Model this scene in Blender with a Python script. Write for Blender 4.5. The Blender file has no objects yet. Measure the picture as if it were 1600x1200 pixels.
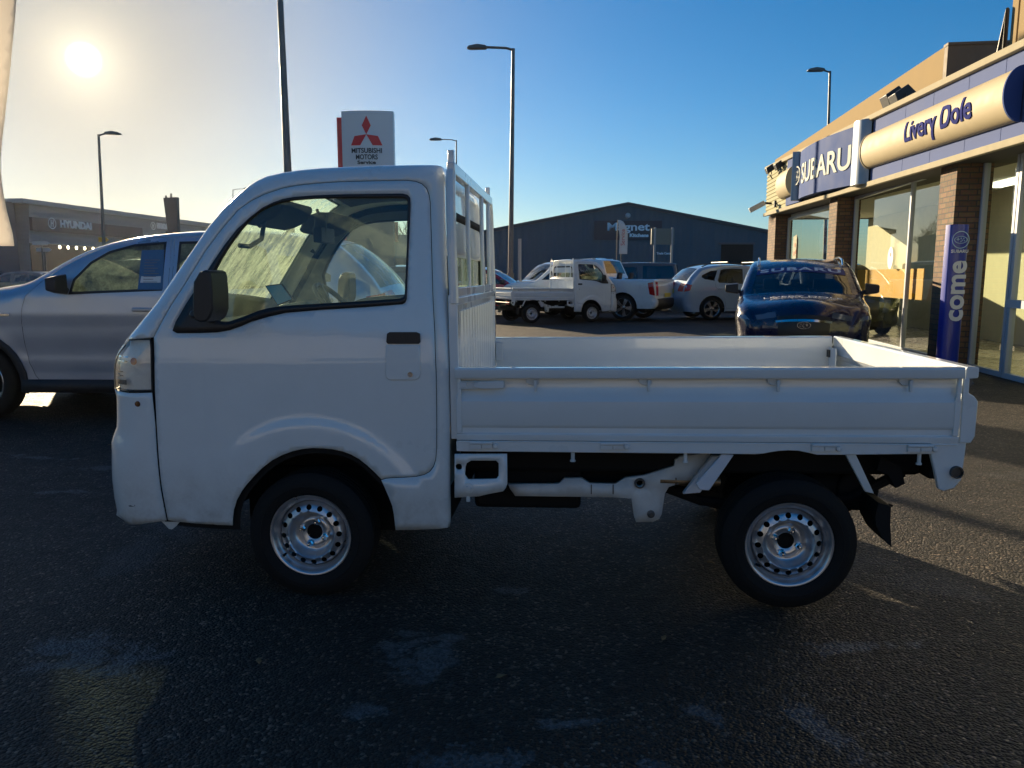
import bpy, bmesh, math, random
from mathutils import Vector, Matrix
from mathutils.geometry import delaunay_2d_cdt
random.seed(7)
C = bpy.context.scene.collection
SC = bpy.context.scene
R = math.radians

# ------------------------------------------------------------------ camera
CAM_H, PITCH, FPX = 1.305, 0.1404, 1199.4
cd = bpy.data.cameras.new('camera'); cam = bpy.data.objects.new('camera', cd); C.objects.link(cam)
cam.location = (0, 0, CAM_H); cam.rotation_euler = (math.pi/2-PITCH, 0, 0)
cd.sensor_width = 36; cd.lens = FPX/1600*36; cd.clip_start = 0.05; cd.clip_end = 2000
SC.camera = cam
SC.render.resolution_x = 1024; SC.render.resolution_y = 768

# ------------------------------------------------------------------ sun, sky, exposure
SUN_EL, SUN_AZ = R(13.2), R(-28.0)          # azimuth from +Y, clockwise positive
SUN = Vector((math.sin(SUN_AZ)*math.cos(SUN_EL), math.cos(SUN_AZ)*math.cos(SUN_EL), math.sin(SUN_EL)))
ld = bpy.data.lights.new('sun', 'SUN'); ld.energy = 4.6; ld.angle = R(0.5); ld.color = (1, .80, .52)
lo = bpy.data.objects.new('sun', ld); C.objects.link(lo); lo.rotation_euler = SUN.to_track_quat('Z', 'Y').to_euler()
lo.location = (-20, 40, 30)
wd = bpy.data.worlds.new("World"); SC.world = wd; wd.use_nodes = True
nt = wd.node_tree; nt.nodes.clear(); N = nt.nodes.new; L = nt.links.new
def mth(t, op, a, b=None, cl=False):
    n = t.nodes.new('ShaderNodeMath'); n.operation = op; n.use_clamp = cl
    for i, x in enumerate((a, b)):
        if x is None: continue
        if isinstance(x, (int, float)): n.inputs[i].default_value = x
        else: t.links.new(x, n.inputs[i])
    return n.outputs[0]
wo = N('ShaderNodeOutputWorld'); bg = N('ShaderNodeBackground'); bg.inputs[1].default_value = 0.05
sky = N('ShaderNodeTexSky'); sky.sky_type = 'NISHITA'; sky.sun_disc = False
sky.sun_elevation = SUN_EL; sky.sun_rotation = SUN_AZ; sky.air_density = 1.0; sky.dust_density = 0.3; sky.ozone_density = 4.5
hs = N('ShaderNodeHueSaturation'); hs.inputs['Saturation'].default_value = 1.25; L(sky.outputs[0], hs.inputs['Color'])
tc = N('ShaderNodeTexCoord'); vm = N('ShaderNodeVectorMath'); vm.operation = 'DOT_PRODUCT'
L(tc.outputs['Generated'], vm.inputs[0]); vm.inputs[1].default_value = SUN
ang = mth(nt, 'ARCCOSINE', mth(nt, 'MINIMUM', vm.outputs['Value'], .99999))
def expo(s, a, p=1.0):
    q = mth(nt, 'POWER', mth(nt, 'DIVIDE', ang, s), p)
    return mth(nt, 'MULTIPLY', mth(nt, 'EXPONENT', mth(nt, 'MULTIPLY', q, -1.0)), a)
def addc(prev, val, col):
    m = N('ShaderNodeMix'); m.data_type = 'RGBA'; m.blend_type = 'MULTIPLY'; m.inputs[0].default_value = 1
    L(val, m.inputs[6]); m.inputs[7].default_value = (*col, 1)
    a = N('ShaderNodeMix'); a.data_type = 'RGBA'; a.blend_type = 'ADD'; a.inputs[0].default_value = 1
    L(prev, a.inputs[6]); L(m.outputs[2], a.inputs[7]); return a.outputs[2]
HAZE_COL = (3.2, 3.0, 2.5)                   # pale warm air around the low sun
hm = N('ShaderNodeMix'); hm.data_type = 'RGBA'; L(expo(.31, .90, 1.9), hm.inputs[0]); L(hs.outputs[0], hm.inputs[6]); hm.inputs[7].default_value = (*HAZE_COL, 1)
c = hm.outputs[2]
AUREOLE = ((.012, 110., 4.0, (1, .97, .85)), (.036, 6.5, 1.2, (1, .86, .58)))
for s, a, p, col in AUREOLE: c = addc(c, expo(s, a, p), col)
L(c, bg.inputs[0]); L(bg.outputs[0], wo.inputs[0])
SC.view_settings.view_transform = 'Standard'; SC.view_settings.look = 'None'
SC.view_settings.exposure = 1.32; SC.view_settings.gamma = 1.0
SC.render.engine = 'CYCLES'
SC.cycles.max_bounces = 8; SC.cycles.transparent_max_bounces = 24
SC.cycles.blur_glossy = .6; SC.cycles.caustics_reflective = True

# ------------------------------------------------------------------ projection helpers (used to read real sizes off the photo)
CF = Vector((0, math.cos(PITCH), -math.sin(PITCH))); CU = Vector((0, math.sin(PITCH), math.cos(PITCH))); O = Vector((0, 0, CAM_H))
def ray(px, py): return CF + Vector((1, 0, 0))*((px-800)/FPX) + CU*((600-py)/FPX)
def atY(px, py, Y): d = ray(px, py); return O + d*(Y/d.y)
def gnd(px, py): d = ray(px, py); return O + d*(-CAM_H/d.z)

# ------------------------------------------------------------------ materials
MATS = {}
def mat(name, col, rough=.5, metal=0., coat=0., spec=.5, var=.0, vscale=6., bump=0., bscale=60., trans=0., emit=None):
    if name in MATS: return MATS[name]
    m = bpy.data.materials.new(name); m.use_nodes = True; t = m.node_tree; b = t.nodes['Principled BSDF']
    b.inputs['Base Color'].default_value = (*col, 1); b.inputs['Roughness'].default_value = rough
    b.inputs['Metallic'].default_value = metal; b.inputs['Coat Weight'].default_value = coat; b.inputs['Coat Roughness'].default_value = .04
    b.inputs['Specular IOR Level'].default_value = spec; b.inputs['Transmission Weight'].default_value = trans
    co = t.nodes.new('ShaderNodeTexCoord')
    if var:
        n = t.nodes.new('ShaderNodeTexNoise'); n.inputs['Scale'].default_value = vscale; n.inputs['Detail'].default_value = 6
        t.links.new(co.outputs['Object'], n.inputs['Vector'])
        rm = t.nodes.new('ShaderNodeValToRGB'); rm.color_ramp.elements[0].position = .3; rm.color_ramp.elements[1].position = .72
        rm.color_ramp.elements[0].color = (*[x*(1-var) for x in col], 1); rm.color_ramp.elements[1].color = (*[min(1, x*(1+var)) for x in col], 1)
        t.links.new(n.outputs['Fac'], rm.inputs[0]); t.links.new(rm.outputs[0], b.inputs['Base Color'])
        rr = mth(t, 'ADD', mth(t, 'MULTIPLY', n.outputs['Fac'], .25), rough-.1, True); t.links.new(rr, b.inputs['Roughness'])
    if bump:
        n2 = t.nodes.new('ShaderNodeTexNoise'); n2.inputs['Scale'].default_value = bscale; n2.inputs['Detail'].default_value = 4
        t.links.new(co.outputs['Object'], n2.inputs['Vector'])
        bp = t.nodes.new('ShaderNodeBump'); bp.inputs['Strength'].default_value = bump; bp.inputs['Distance'].default_value = .01
        t.links.new(n2.outputs['Fac'], bp.inputs['Height']); t.links.new(bp.outputs[0], b.inputs['Normal'])
    if emit: b.inputs['Emission Color'].default_value = (*emit[0], 1); b.inputs['Emission Strength'].default_value = emit[1]
    MATS[name] = m; return m
def glass_mat(name, tint, ior=1.45, dirt=0., dirt_col=(.5, .55, .4), streak=False, refl=1.0):
    if name in MATS: return MATS[name]
    m = bpy.data.materials.new(name); m.use_nodes = True; t = m.node_tree; t.nodes.clear()
    o = t.nodes.new('ShaderNodeOutputMaterial'); tr = t.nodes.new('ShaderNodeBsdfTransparent'); tr.inputs[0].default_value = (*tint, 1)
    gl = t.nodes.new('ShaderNodeBsdfGlossy'); gl.inputs['Roughness'].default_value = .015; gl.inputs[0].default_value = (refl, refl, refl, 1)
    lw = t.nodes.new('ShaderNodeLayerWeight'); lw.inputs[0].default_value = .5; r0 = 2*((ior-1)/(ior+1))**2
    fr = mth(t, 'ADD', mth(t, 'MULTIPLY', mth(t, 'POWER', lw.outputs['Facing'], 5.0), 1-r0), r0)
    mx = t.nodes.new('ShaderNodeMixShader'); t.links.new(fr, mx.inputs[0]); t.links.new(tr.outputs[0], mx.inputs[1]); t.links.new(gl.outputs[0], mx.inputs[2])
    last = mx.outputs[0]
    if dirt:
        tl = t.nodes.new('ShaderNodeBsdfTranslucent'); tl.inputs[0].default_value = (*dirt_col, 1)
        df = t.nodes.new('ShaderNodeBsdfDiffuse'); df.inputs[0].default_value = (*dirt_col, 1)
        a = t.nodes.new('ShaderNodeMixShader'); a.inputs[0].default_value = .3; t.links.new(tl.outputs[0], a.inputs[1]); t.links.new(df.outputs[0], a.inputs[2])
        co = t.nodes.new('ShaderNodeTexCoord'); mp = t.nodes.new('ShaderNodeMapping'); t.links.new(co.outputs['Object'], mp.inputs[0])
        mp.inputs['Scale'].default_value = (2, 9, 3) if streak else (3, 3, 3); mp.inputs['Rotation'].default_value = (.5, 0, 0)
        n = t.nodes.new('ShaderNodeTexNoise'); n.inputs['Scale'].default_value = 2.2; n.inputs['Detail'].default_value = 8; n.inputs['Roughness'].default_value = .6
        t.links.new(mp.outputs[0], n.inputs['Vector'])
        n3 = t.nodes.new('ShaderNodeTexNoise'); n3.inputs['Scale'].default_value = 60; t.links.new(co.outputs['Object'], n3.inputs['Vector'])
        f = mth(t, 'MULTIPLY', mth(t, 'MULTIPLY', mth(t, 'SUBTRACT', n.outputs['Fac'], .22, True), dirt*2.6), mth(t, 'ADD', n3.outputs['Fac'], .5), True)
        b2 = t.nodes.new('ShaderNodeMixShader'); t.links.new(f, b2.inputs[0]); t.links.new(last, b2.inputs[1]); t.links.new(a.outputs[0], b2.inputs[2]); last = b2.outputs[0]
    t.links.new(last, o.inputs[0]); MATS[name] = m; return m
WHITE = mat('white_paint', (.71, .75, .755), .28, coat=1., var=.025, vscale=2.5)
def film(m):
    t = m.node_tree; b = t.nodes['Principled BSDF']; src = b.inputs['Base Color'].links[0].from_socket; co = t.nodes.new('ShaderNodeTexCoord'); sp = t.nodes.new('ShaderNodeSeparateXYZ'); t.links.new(co.outputs['Object'], sp.inputs[0])
    n = t.nodes.new('ShaderNodeTexNoise'); n.inputs['Scale'].default_value = 9; n.inputs['Detail'].default_value = 7; n.inputs['Roughness'].default_value = .65; t.links.new(co.outputs['Object'], n.inputs['Vector'])
    n2 = t.nodes.new('ShaderNodeTexNoise'); n2.inputs['Scale'].default_value = 70; n2.inputs['Detail'].default_value = 3; t.links.new(co.outputs['Object'], n2.inputs['Vector'])
    low = mth(t, 'MULTIPLY', mth(t, 'SUBTRACT', .62, sp.outputs[2]), 2.6, True)
    f = mth(t, 'MULTIPLY', mth(t, 'MULTIPLY', mth(t, 'POWER', n.outputs['Fac'], 2.0), mth(t, 'ADD', n2.outputs['Fac'], .4)), mth(t, 'ADD', mth(t, 'MULTIPLY', low, 1.1), .10), True)
    mx = t.nodes.new('ShaderNodeMix'); mx.data_type = 'RGBA'; t.links.new(f, mx.inputs[0]); t.links.new(src, mx.inputs[6]); mx.inputs[7].default_value = (.16, .135, .10, 1); t.links.new(mx.outputs[2], b.inputs['Base Color'])
    n3 = t.nodes.new('ShaderNodeTexNoise'); n3.inputs['Scale'].default_value = 2.6; n3.inputs['Detail'].default_value = 2; t.links.new(co.outputs['Object'], n3.inputs['Vector'])
    bp = t.nodes.new('ShaderNodeBump'); bp.inputs['Strength'].default_value = .35; bp.inputs['Distance'].default_value = .012; t.links.new(n3.outputs['Fac'], bp.inputs['Height']); t.links.new(bp.outputs[0], b.inputs['Normal']); t.links.new(bp.outputs[0], b.inputs['Coat Normal'])
film(WHITE)
WHITE_SAT = mat('white_frame_paint', (.64, .67, .67), .45, var=.06, vscale=7)
BLACK = mat('black_plastic', (.018, .018, .020), .45, bump=.15, bscale=300)
RUBBER = mat('rubber', (.012, .012, .012), .75, bump=.2, bscale=120, spec=.2)
UNDER = mat('underbody', (.012, .012, .012), .85, spec=.15)
STEEL = mat('wheel_silver', (.54, .56, .59), .30, .85, var=.04, vscale=20)
film(WHITE_SAT)
CHROME = mat('chrome', (.8, .8, .8), .12, 1.)
DKSTEEL = mat('dark_steel', (.10, .10, .10), .4, .7, var=.3, vscale=15)
GREYPL = mat('grey_trim', (.12, .13, .13), .6, var=.1)
DARKCLOTH = mat('seat_cloth', (.03, .03, .035), .9, bump=.3, bscale=400)
AMBER = mat('amber_lens', (.65, .16, .02), .2)
REDL = mat('red_lens', (.45, .01, .01), .12, coat=.6)
GLASS = glass_mat('cab_glass', (.88, .96, .90), dirt=.10, dirt_col=(.45, .52, .42))
WSGLASS = glass_mat('dusty_windscreen', (.80, .92, .80), dirt=.55, dirt_col=(.60, .70, .48), streak=True)
CARGLASS = glass_mat('car_glass', (.42, .50, .48), ior=1.6)
DARKGLASS = glass_mat('tinted_glass', (.12, .14, .15), ior=1.6)
LENS = glass_mat('clear_lens', (.96, .96, .94), ior=1.5, dirt=.12, dirt_col=(.9, .85, .75))
REFLECTOR = mat('lamp_reflector', (.80, .78, .74), .35, .1, bump=.5, bscale=25)

# ------------------------------------------------------------------ mesh helpers
def tag(o, label=None, cat=None, group=None, kind=None):
    if label: o['label'] = label
    if cat: o['category'] = cat
    if group: o['group'] = group
    if kind: o['kind'] = kind
    return o
def empty(name, label, cat, loc=(0, 0, 0), rz=0., group=None):
    o = bpy.data.objects.new(name, None); C.objects.link(o); o.location = loc; o.rotation_euler = (0, 0, rz); o.empty_display_size = .2
    return tag(o, label, cat, group)
def copy_tree(o, parent=None):
    c = o.copy(); C.objects.link(c)
    if parent: c.parent = parent
    for ch in [x for x in bpy.data.objects if x.parent == o]: copy_tree(ch, c)
    return c
class MB:
    def __init__(s, M=None): s.v = []; s.f = []; s.M = M
    def add(s, vs, fs):
        b = len(s.v)
        s.v += [(s.M @ Vector(p)) if s.M else Vector(p) for p in vs]; s.f += [tuple(b+i for i in f) for f in fs]; return s
    def box(s, a, b):
        x0, y0, z0 = [min(p, q) for p, q in zip(a, b)]; x1, y1, z1 = [max(p, q) for p, q in zip(a, b)]
        return s.add([(x0, y0, z0), (x1, y0, z0), (x1, y1, z0), (x0, y1, z0), (x0, y0, z1), (x1, y0, z1), (x1, y1, z1), (x0, y1, z1)],
                     [(0, 3, 2, 1), (4, 5, 6, 7), (0, 1, 5, 4), (1, 2, 6, 5), (2, 3, 7, 6), (3, 0, 4, 7)])
    def prism(s, poly, h0, h1, fn):
        """polygon of 2D points extruded between h0 and h1; fn(a,b,h)->3D"""
        n = len(poly); vs = [fn(a, b, h0) for a, b in poly]+[fn(a, b, h1) for a, b in poly]
        return s.add(vs, [tuple(range(n)), tuple(range(2*n-1, n-1, -1))]+[(i, i+n, (i+1) % n+n, (i+1) % n) for i in range(n)])
    def side(s, poly, y0, y1): return s.prism(poly, y0, y1, lambda a, b, h: (a, h, b))      # polygon in (x,z)
    def front(s, poly, x0, x1): return s.prism(poly, x0, x1, lambda a, b, h: (h, a, b))     # polygon in (y,z)
    def tube(s, pts, r, n=8, r1=None, cap=True):
        pts = [Vector(p) for p in pts]; m = len(pts); rs = [r+(0 if r1 is None else (r1-r)*i/(m-1)) for i in range(m)]
        vs = []; up = None
        for i, p in enumerate(pts):
            d = (pts[min(i+1, m-1)]-pts[max(i-1, 0)]).normalized()
            if up is None:
                up = Vector((0, 0, 1)) if abs(d.z) < .9 else Vector((1, 0, 0))
            a = d.cross(up).normalized(); b = a.cross(d).normalized(); up = b
            vs += [p+(a*math.cos(2*math.pi*k/n)+b*math.sin(2*math.pi*k/n))*rs[i] for k in range(n)]
        fs = [(i*n+k, i*n+(k+1) % n, (i+1)*n+(k+1) % n, (i+1)*n+k) for i in range(m-1) for k in range(n)]
        if cap: fs += [tuple(range(n-1, -1, -1)), tuple((m-1)*n+k for k in range(n))]
        return s.add(vs, fs)
    def lathe(s, prof, c=(0, 0, 0), n=32, axis='y', a0=0, a1=2*math.pi):
        """prof: (radius, along)"""
        full = abs(a1-a0-2*math.pi) < 1e-6; m = n if full else n+1; vs = []
        for r, h in prof:
            for k in range(m):
                a = a0+(a1-a0)*k/n; p, q = r*math.cos(a), r*math.sin(a)
                vs.append((c[0]+p, c[1]+h, c[2]+q) if axis == 'y' else ((c[0]+p, c[1]+q, c[2]+h) if axis == 'z' else (c[0]+h, c[1]+p, c[2]+q)))
        fs = [(i*m+k, i*m+(k+1) % m, (i+1)*m+(k+1) % m, (i+1)*m+k) for i in range(len(prof)-1) for k in range(m if full else n)]
        return s.add(vs, fs)
    def build(s, name, m, parent=None, smooth=35, bevel=0, world=False, solid=0, recalc=True, sub=0):
        me = bpy.data.meshes.new(name)
        off = parent.location if (world and parent) else Vector((0, 0, 0))
        me.from_pydata([tuple(p-off) for p in s.v], [], s.f)
        b = bmesh.new(); b.from_mesh(me)
        if recalc: bmesh.ops.recalc_face_normals(b, faces=b.faces)
        else: bmesh.ops.remove_doubles(b, verts=b.verts, dist=.0004)
        b.to_mesh(me); b.free()
        me.materials.append(m)
        if smooth:
            me.polygons.foreach_set('use_smooth', [True]*len(me.polygons)); me.set_sharp_from_angle(angle=R(smooth))
        o = bpy.data.objects.new(name, me); C.objects.link(o)
        if parent: o.parent = parent
        if bevel:
            q = o.modifiers.new('b', 'BEVEL'); q.width = bevel; q.segments = 2; q.limit_method = 'ANGLE'; q.angle_limit = R(40)
        if solid:
            q = o.modifiers.new('s', 'SOLIDIFY'); q.thickness = solid; q.offset = 0
        return o
def chaikin(pts, n=1, closed=False):
    for _ in range(n):
        out = []; m = len(pts)
        rng = range(m if closed else m-1)
        if not closed: out.append(pts[0])
        for i in rng:
            a, b = pts[i], pts[(i+1) % m]
            for t in (.25, .75):
                out.append(tuple((x+(y-x)*t) if isinstance(x, (int, float)) else (x if t < .5 else y) for x, y in zip(a, b)))
        if not closed: out.append(pts[-1])
        pts = out
    return pts
def inside(p, poly):
    x, y = p; c = False; j = len(poly)-1
    for i in range(len(poly)):
        xi, yi = poly[i]; xj, yj = poly[j]
        if (yi > y) != (yj > y) and x < (xj-xi)*(y-yi)/(yj-yi)+xi: c = not c
        j = i
    return c
def segd(p, a, b):
    dx, dy = b[0]-a[0], b[1]-a[1]; l = dx*dx+dy*dy
    t = 0 if l == 0 else max(0, min(1, ((p[0]-a[0])*dx+(p[1]-a[1])*dy)/l))
    return math.hypot(p[0]-a[0]-t*dx, p[1]-a[1]-t*dy), t
def pdist(p, poly): return min(segd(p, poly[i-1], poly[i])[0] for i in range(len(poly)))
def inset(poly, d):
    n = len(poly); A = sum(poly[i-1][0]*poly[i][1]-poly[i][0]*poly[i-1][1] for i in range(n)); s = 1 if A > 0 else -1; out = []
    for i in range(n):
        a, b, c = Vector(poly[i-1]), Vector(poly[i]), Vector(poly[(i+1) % n])
        e1 = (b-a).normalized(); e2 = (c-b).normalized(); n1 = Vector((-e1.y, e1.x))*s; n2 = Vector((-e2.y, e2.x))*s
        m = n1+n2; m = m.normalized() if m.length > 1e-6 else n1; k = d/max(.45, m.dot(n1)); q = b+m*k; out.append((q.x, q.y))
    return out
def resample(poly, step):
    out = []
    for i in range(len(poly)):
        a, b = poly[i], poly[(i+1) % len(poly)]; l = math.hypot(b[0]-a[0], b[1]-a[1]); k = max(1, int(l/step+.5))
        out += [(a[0]+(b[0]-a[0])*j/k, a[1]+(b[1]-a[1])*j/k) for j in range(k)]
    return out
def cdt(poly, holes, grid=.05, extra=()):
    poly = resample(poly, grid); holes = [resample(h, grid) for h in holes]
    vs = [Vector(p) for p in poly]; es = [(i, (i+1) % len(poly)) for i in range(len(poly))]
    for h in holes:
        b = len(vs); vs += [Vector(p) for p in h]; es += [(b+i, b+(i+1) % len(h)) for i in range(len(h))]
    ok = lambda p, m: inside(p, poly) and not any(inside(p, h) for h in holes) and pdist(p, poly) > m and all(pdist(p, h) > m for h in holes)
    x0, x1 = min(p[0] for p in poly), max(p[0] for p in poly); y0, y1 = min(p[1] for p in poly), max(p[1] for p in poly)
    j = 0; y = y0
    while y < y1:
        x = x0+(grid/2 if j % 2 else 0)
        while x < x1:
            if ok((x, y), grid*.45): vs.append(Vector((x, y)))
            x += grid
        y += grid*.87; j += 1
    for p in extra:
        if ok(p, .004): vs.append(Vector(p))
    r = delaunay_2d_cdt(vs, es, [], 1, 1e-5)
    V = [tuple(p) for p in r[0]]; F = []
    for f in r[2]:
        c = (sum(V[i][0] for i in f)/len(f), sum(V[i][1] for i in f)/len(f))
        if inside(c, poly) and not any(inside(c, h) for h in holes): F.append(tuple(f))
    return V, F

class Shell:
    """a vehicle skin: chain of (x, z, r, tag, crown) from front bottom over the roof to rear bottom"""
    def __init__(s, chain, W, tum, k=1.25, bump=None): s.c = chain; s.W = W; s.tum = tum; s.k = k; s.bump = bump
    def v(s, x, z, b=True):
        d = 9; r = 0
        for i in range(len(s.c)-1):
            q, t = segd((x, z), s.c[i], s.c[i+1])
            if q < d: d = q; r = s.c[i][2]+(s.c[i+1][2]-s.c[i][2])*t
        o = s.tum(z)+(s.bump(x, z) if s.bump and b else 0)
        w = r*s.k
        if d < w: o += r*(1-math.sqrt(max(0, 1-((w-d)/w)**2)))
        return o
    def rings(s):
        out = []
        for i in range(len(s.c)-1):
            a, b = s.c[i], s.c[i+1]; n = Vector((b[1]-a[1], -(b[0]-a[0])))
            if n.length < 1e-6: continue
            n.normalize(); k = max(1, int(math.hypot(b[0]-a[0], b[1]-a[1])/.04))
            for j in range(k):
                t = (j+.5)/k; x = a[0]+(b[0]-a[0])*t; z = a[1]+(b[1]-a[1])*t; r = a[2]+(b[2]-a[2])*t
                for q in (.32, .45, .6, .8): out.append((x+n.x*q*r*s.k, z+n.y*q*r*s.k))
        return out
    def sidemesh(s, mb, poly, holes=(), far=False, off=0., grid=.05, fine=True):
        V, F = cdt(poly, holes, grid, s.rings() if fine else ())
        vs = []
        for x, z in V:
            v = s.v(x, z)+off; vs.append((x, s.W-v, z) if far else (x, v, z))
        # wind so that the normal faces outwards
        fs = []
        for f in F:
            a, b, c = [V[i] for i in f[:3]]; cr = (b[0]-a[0])*(c[1]-a[1])-(c[0]-a[0])*(b[1]-a[1])
            g = f if cr > 0 else f[::-1]; fs.append(g[::-1] if far else g)
        mb.add(vs, fs)
    def _n(s, i):
        p, q = s.c[max(0, i-1)], s.c[min(len(s.c)-1, i+1)]; return Vector((q[1]-p[1], -(q[0]-p[0]))).normalized()
    Q = .22
    def inchain(s, i0, i1):
        out = []
        for i in range(i0, i1+1): n = s._n(i); w = s.c[i][2]*s.k*s.Q; out.append((s.c[i][0]+n.x*w, s.c[i][1]+n.y*w))
        return out
    def strip(s, mb, i0, i1, far):
        qs = (0, .004, .014, .03, .055, .09, .13, .17, s.Q); vs = []
        for i in range(i0, i1+1):
            n = s._n(i); x, z, r = s.c[i][:3]; w = r*s.k
            for q in qs:
                a, c = x+n.x*w*q, z+n.y*w*q
                v = s.tum(c)+r*(1-math.sqrt(max(0, 1-(1-q)**2))) if q < s.Q else s.v(a, c)
                vs.append((a, s.W-v if far else v, c))
        m = len(qs); fs = [(a*m+k, a*m+k+1, (a+1)*m+k+1, (a+1)*m+k) for a in range(i1-i0) for k in range(m-1)]
        mb.add(vs, [f[::-1] for f in fs] if far else fs)
    def cp(s, i, t, off=0.):
        """point on the cross skin: i = chain position (float), t in -1..1 across"""
        i = max(0, min(len(s.c)-1.0001, i)); k = int(i); f = i-k; a, b = s.c[k], s.c[k+1]
        g = lambda n: a[n]+(b[n]-a[n])*f
        x, z, r, cr = g(0), g(1), g(2), g(4)
        def nrm(j):
            j = max(0, min(len(s.c)-1, j)); p, q = s.c[max(0, j-1)], s.c[min(len(s.c)-1, j+1)]
            return Vector((-(q[1]-p[1]), q[0]-p[0])).normalized()
        n = (nrm(k)*(1-f)+nrm(k+1)*f).normalized()
        ve = s.tum(z)+r; h = s.W/2-ve; o = cr*(1-t*t)**1.4+off
        return Vector((x+n.x*o, s.W/2+t*h, z+n.y*o))
    def cross(s, mb, i0, i1, t0=-1., t1=1., nt=16, off=0.):
        rows = [i0]+[k for k in range(int(math.ceil(i0+1e-6)), int(math.floor(i1-1e-6))+1)]+[i1]
        vs = []; 
        for i in rows:
            for k in range(nt+1): vs.append(s.cp(i, t0+(t1-t0)*k/nt, off))
        m = nt+1; fs = [(a*m+k, a*m+k+1, (a+1)*m+k+1, (a+1)*m+k) for a in range(len(rows)-1) for k in range(nt)]
        mb.add(vs, [f[::-1] for f in fs])
    def idx(s, tg):
        r = [i for i, p in enumerate(s.c) if p[3] == tg]; return (r[0], r[-1]+1) if r else None

def text_mesh(name, body, size, m, parent, M, extrude=.003, offset=0., fn=None, spacing=1., world=False, align='CENTER', narrow=1., width=None):
    cu = bpy.data.curves.new(name, 'FONT'); cu.body = body; cu.size = size; cu.extrude = extrude; cu.offset = offset
    cu.align_x = align; cu.align_y = 'CENTER'; cu.space_character = spacing; cu.resolution_u = 4
    t = bpy.data.objects.new(name, cu); C.objects.link(t); dg = bpy.context.evaluated_depsgraph_get(); dg.update()
    me = bpy.data.meshes.new_from_object(t.evaluated_get(dg)); bpy.data.objects.remove(t); bpy.data.curves.remove(cu)
    off = parent.location if (world and parent) else Vector((0, 0, 0)); sh = 0
    if fn:
        bb = bmesh.new(); bb.from_mesh(me); bmesh.ops.triangulate(bb, faces=bb.faces)
        for _ in range(3):
            ed = [e for e in bb.edges if e.calc_length() > size*.14]
            if ed: bmesh.ops.subdivide_edges(bb, edges=ed, cuts=1); bmesh.ops.triangulate(bb, faces=[f for f in bb.faces if len(f.verts) > 3])
        bb.to_mesh(me); bb.free()
    if width:
        xs = [v.co.x for v in me.vertices]; narrow = width/(max(xs)-min(xs)); sh = -(max(xs)+min(xs))/2*narrow
    for v in me.vertices:
        p = Vector((v.co.x*narrow+sh, v.co.y, v.co.z)); v.co = (fn(p) if fn else M @ p)-off
    me.materials.clear(); me.materials.append(m)
    o = bpy.data.objects.new(name, me); C.objects.link(o)
    if parent: o.parent = parent
    return o
def frame(origin, xa, ya):
    xa = Vector(xa).normalized(); ya = Vector(ya).normalized(); za = xa.cross(ya)
    M = Matrix((xa, ya, za)).transposed().to_4x4(); M.translation = origin; return M
def circ(cx, cz, r, n=20): return [(cx+r*math.cos(2*math.pi*k/n), cz+r*math.sin(2*math.pi*k/n)) for k in range(n)]

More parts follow.
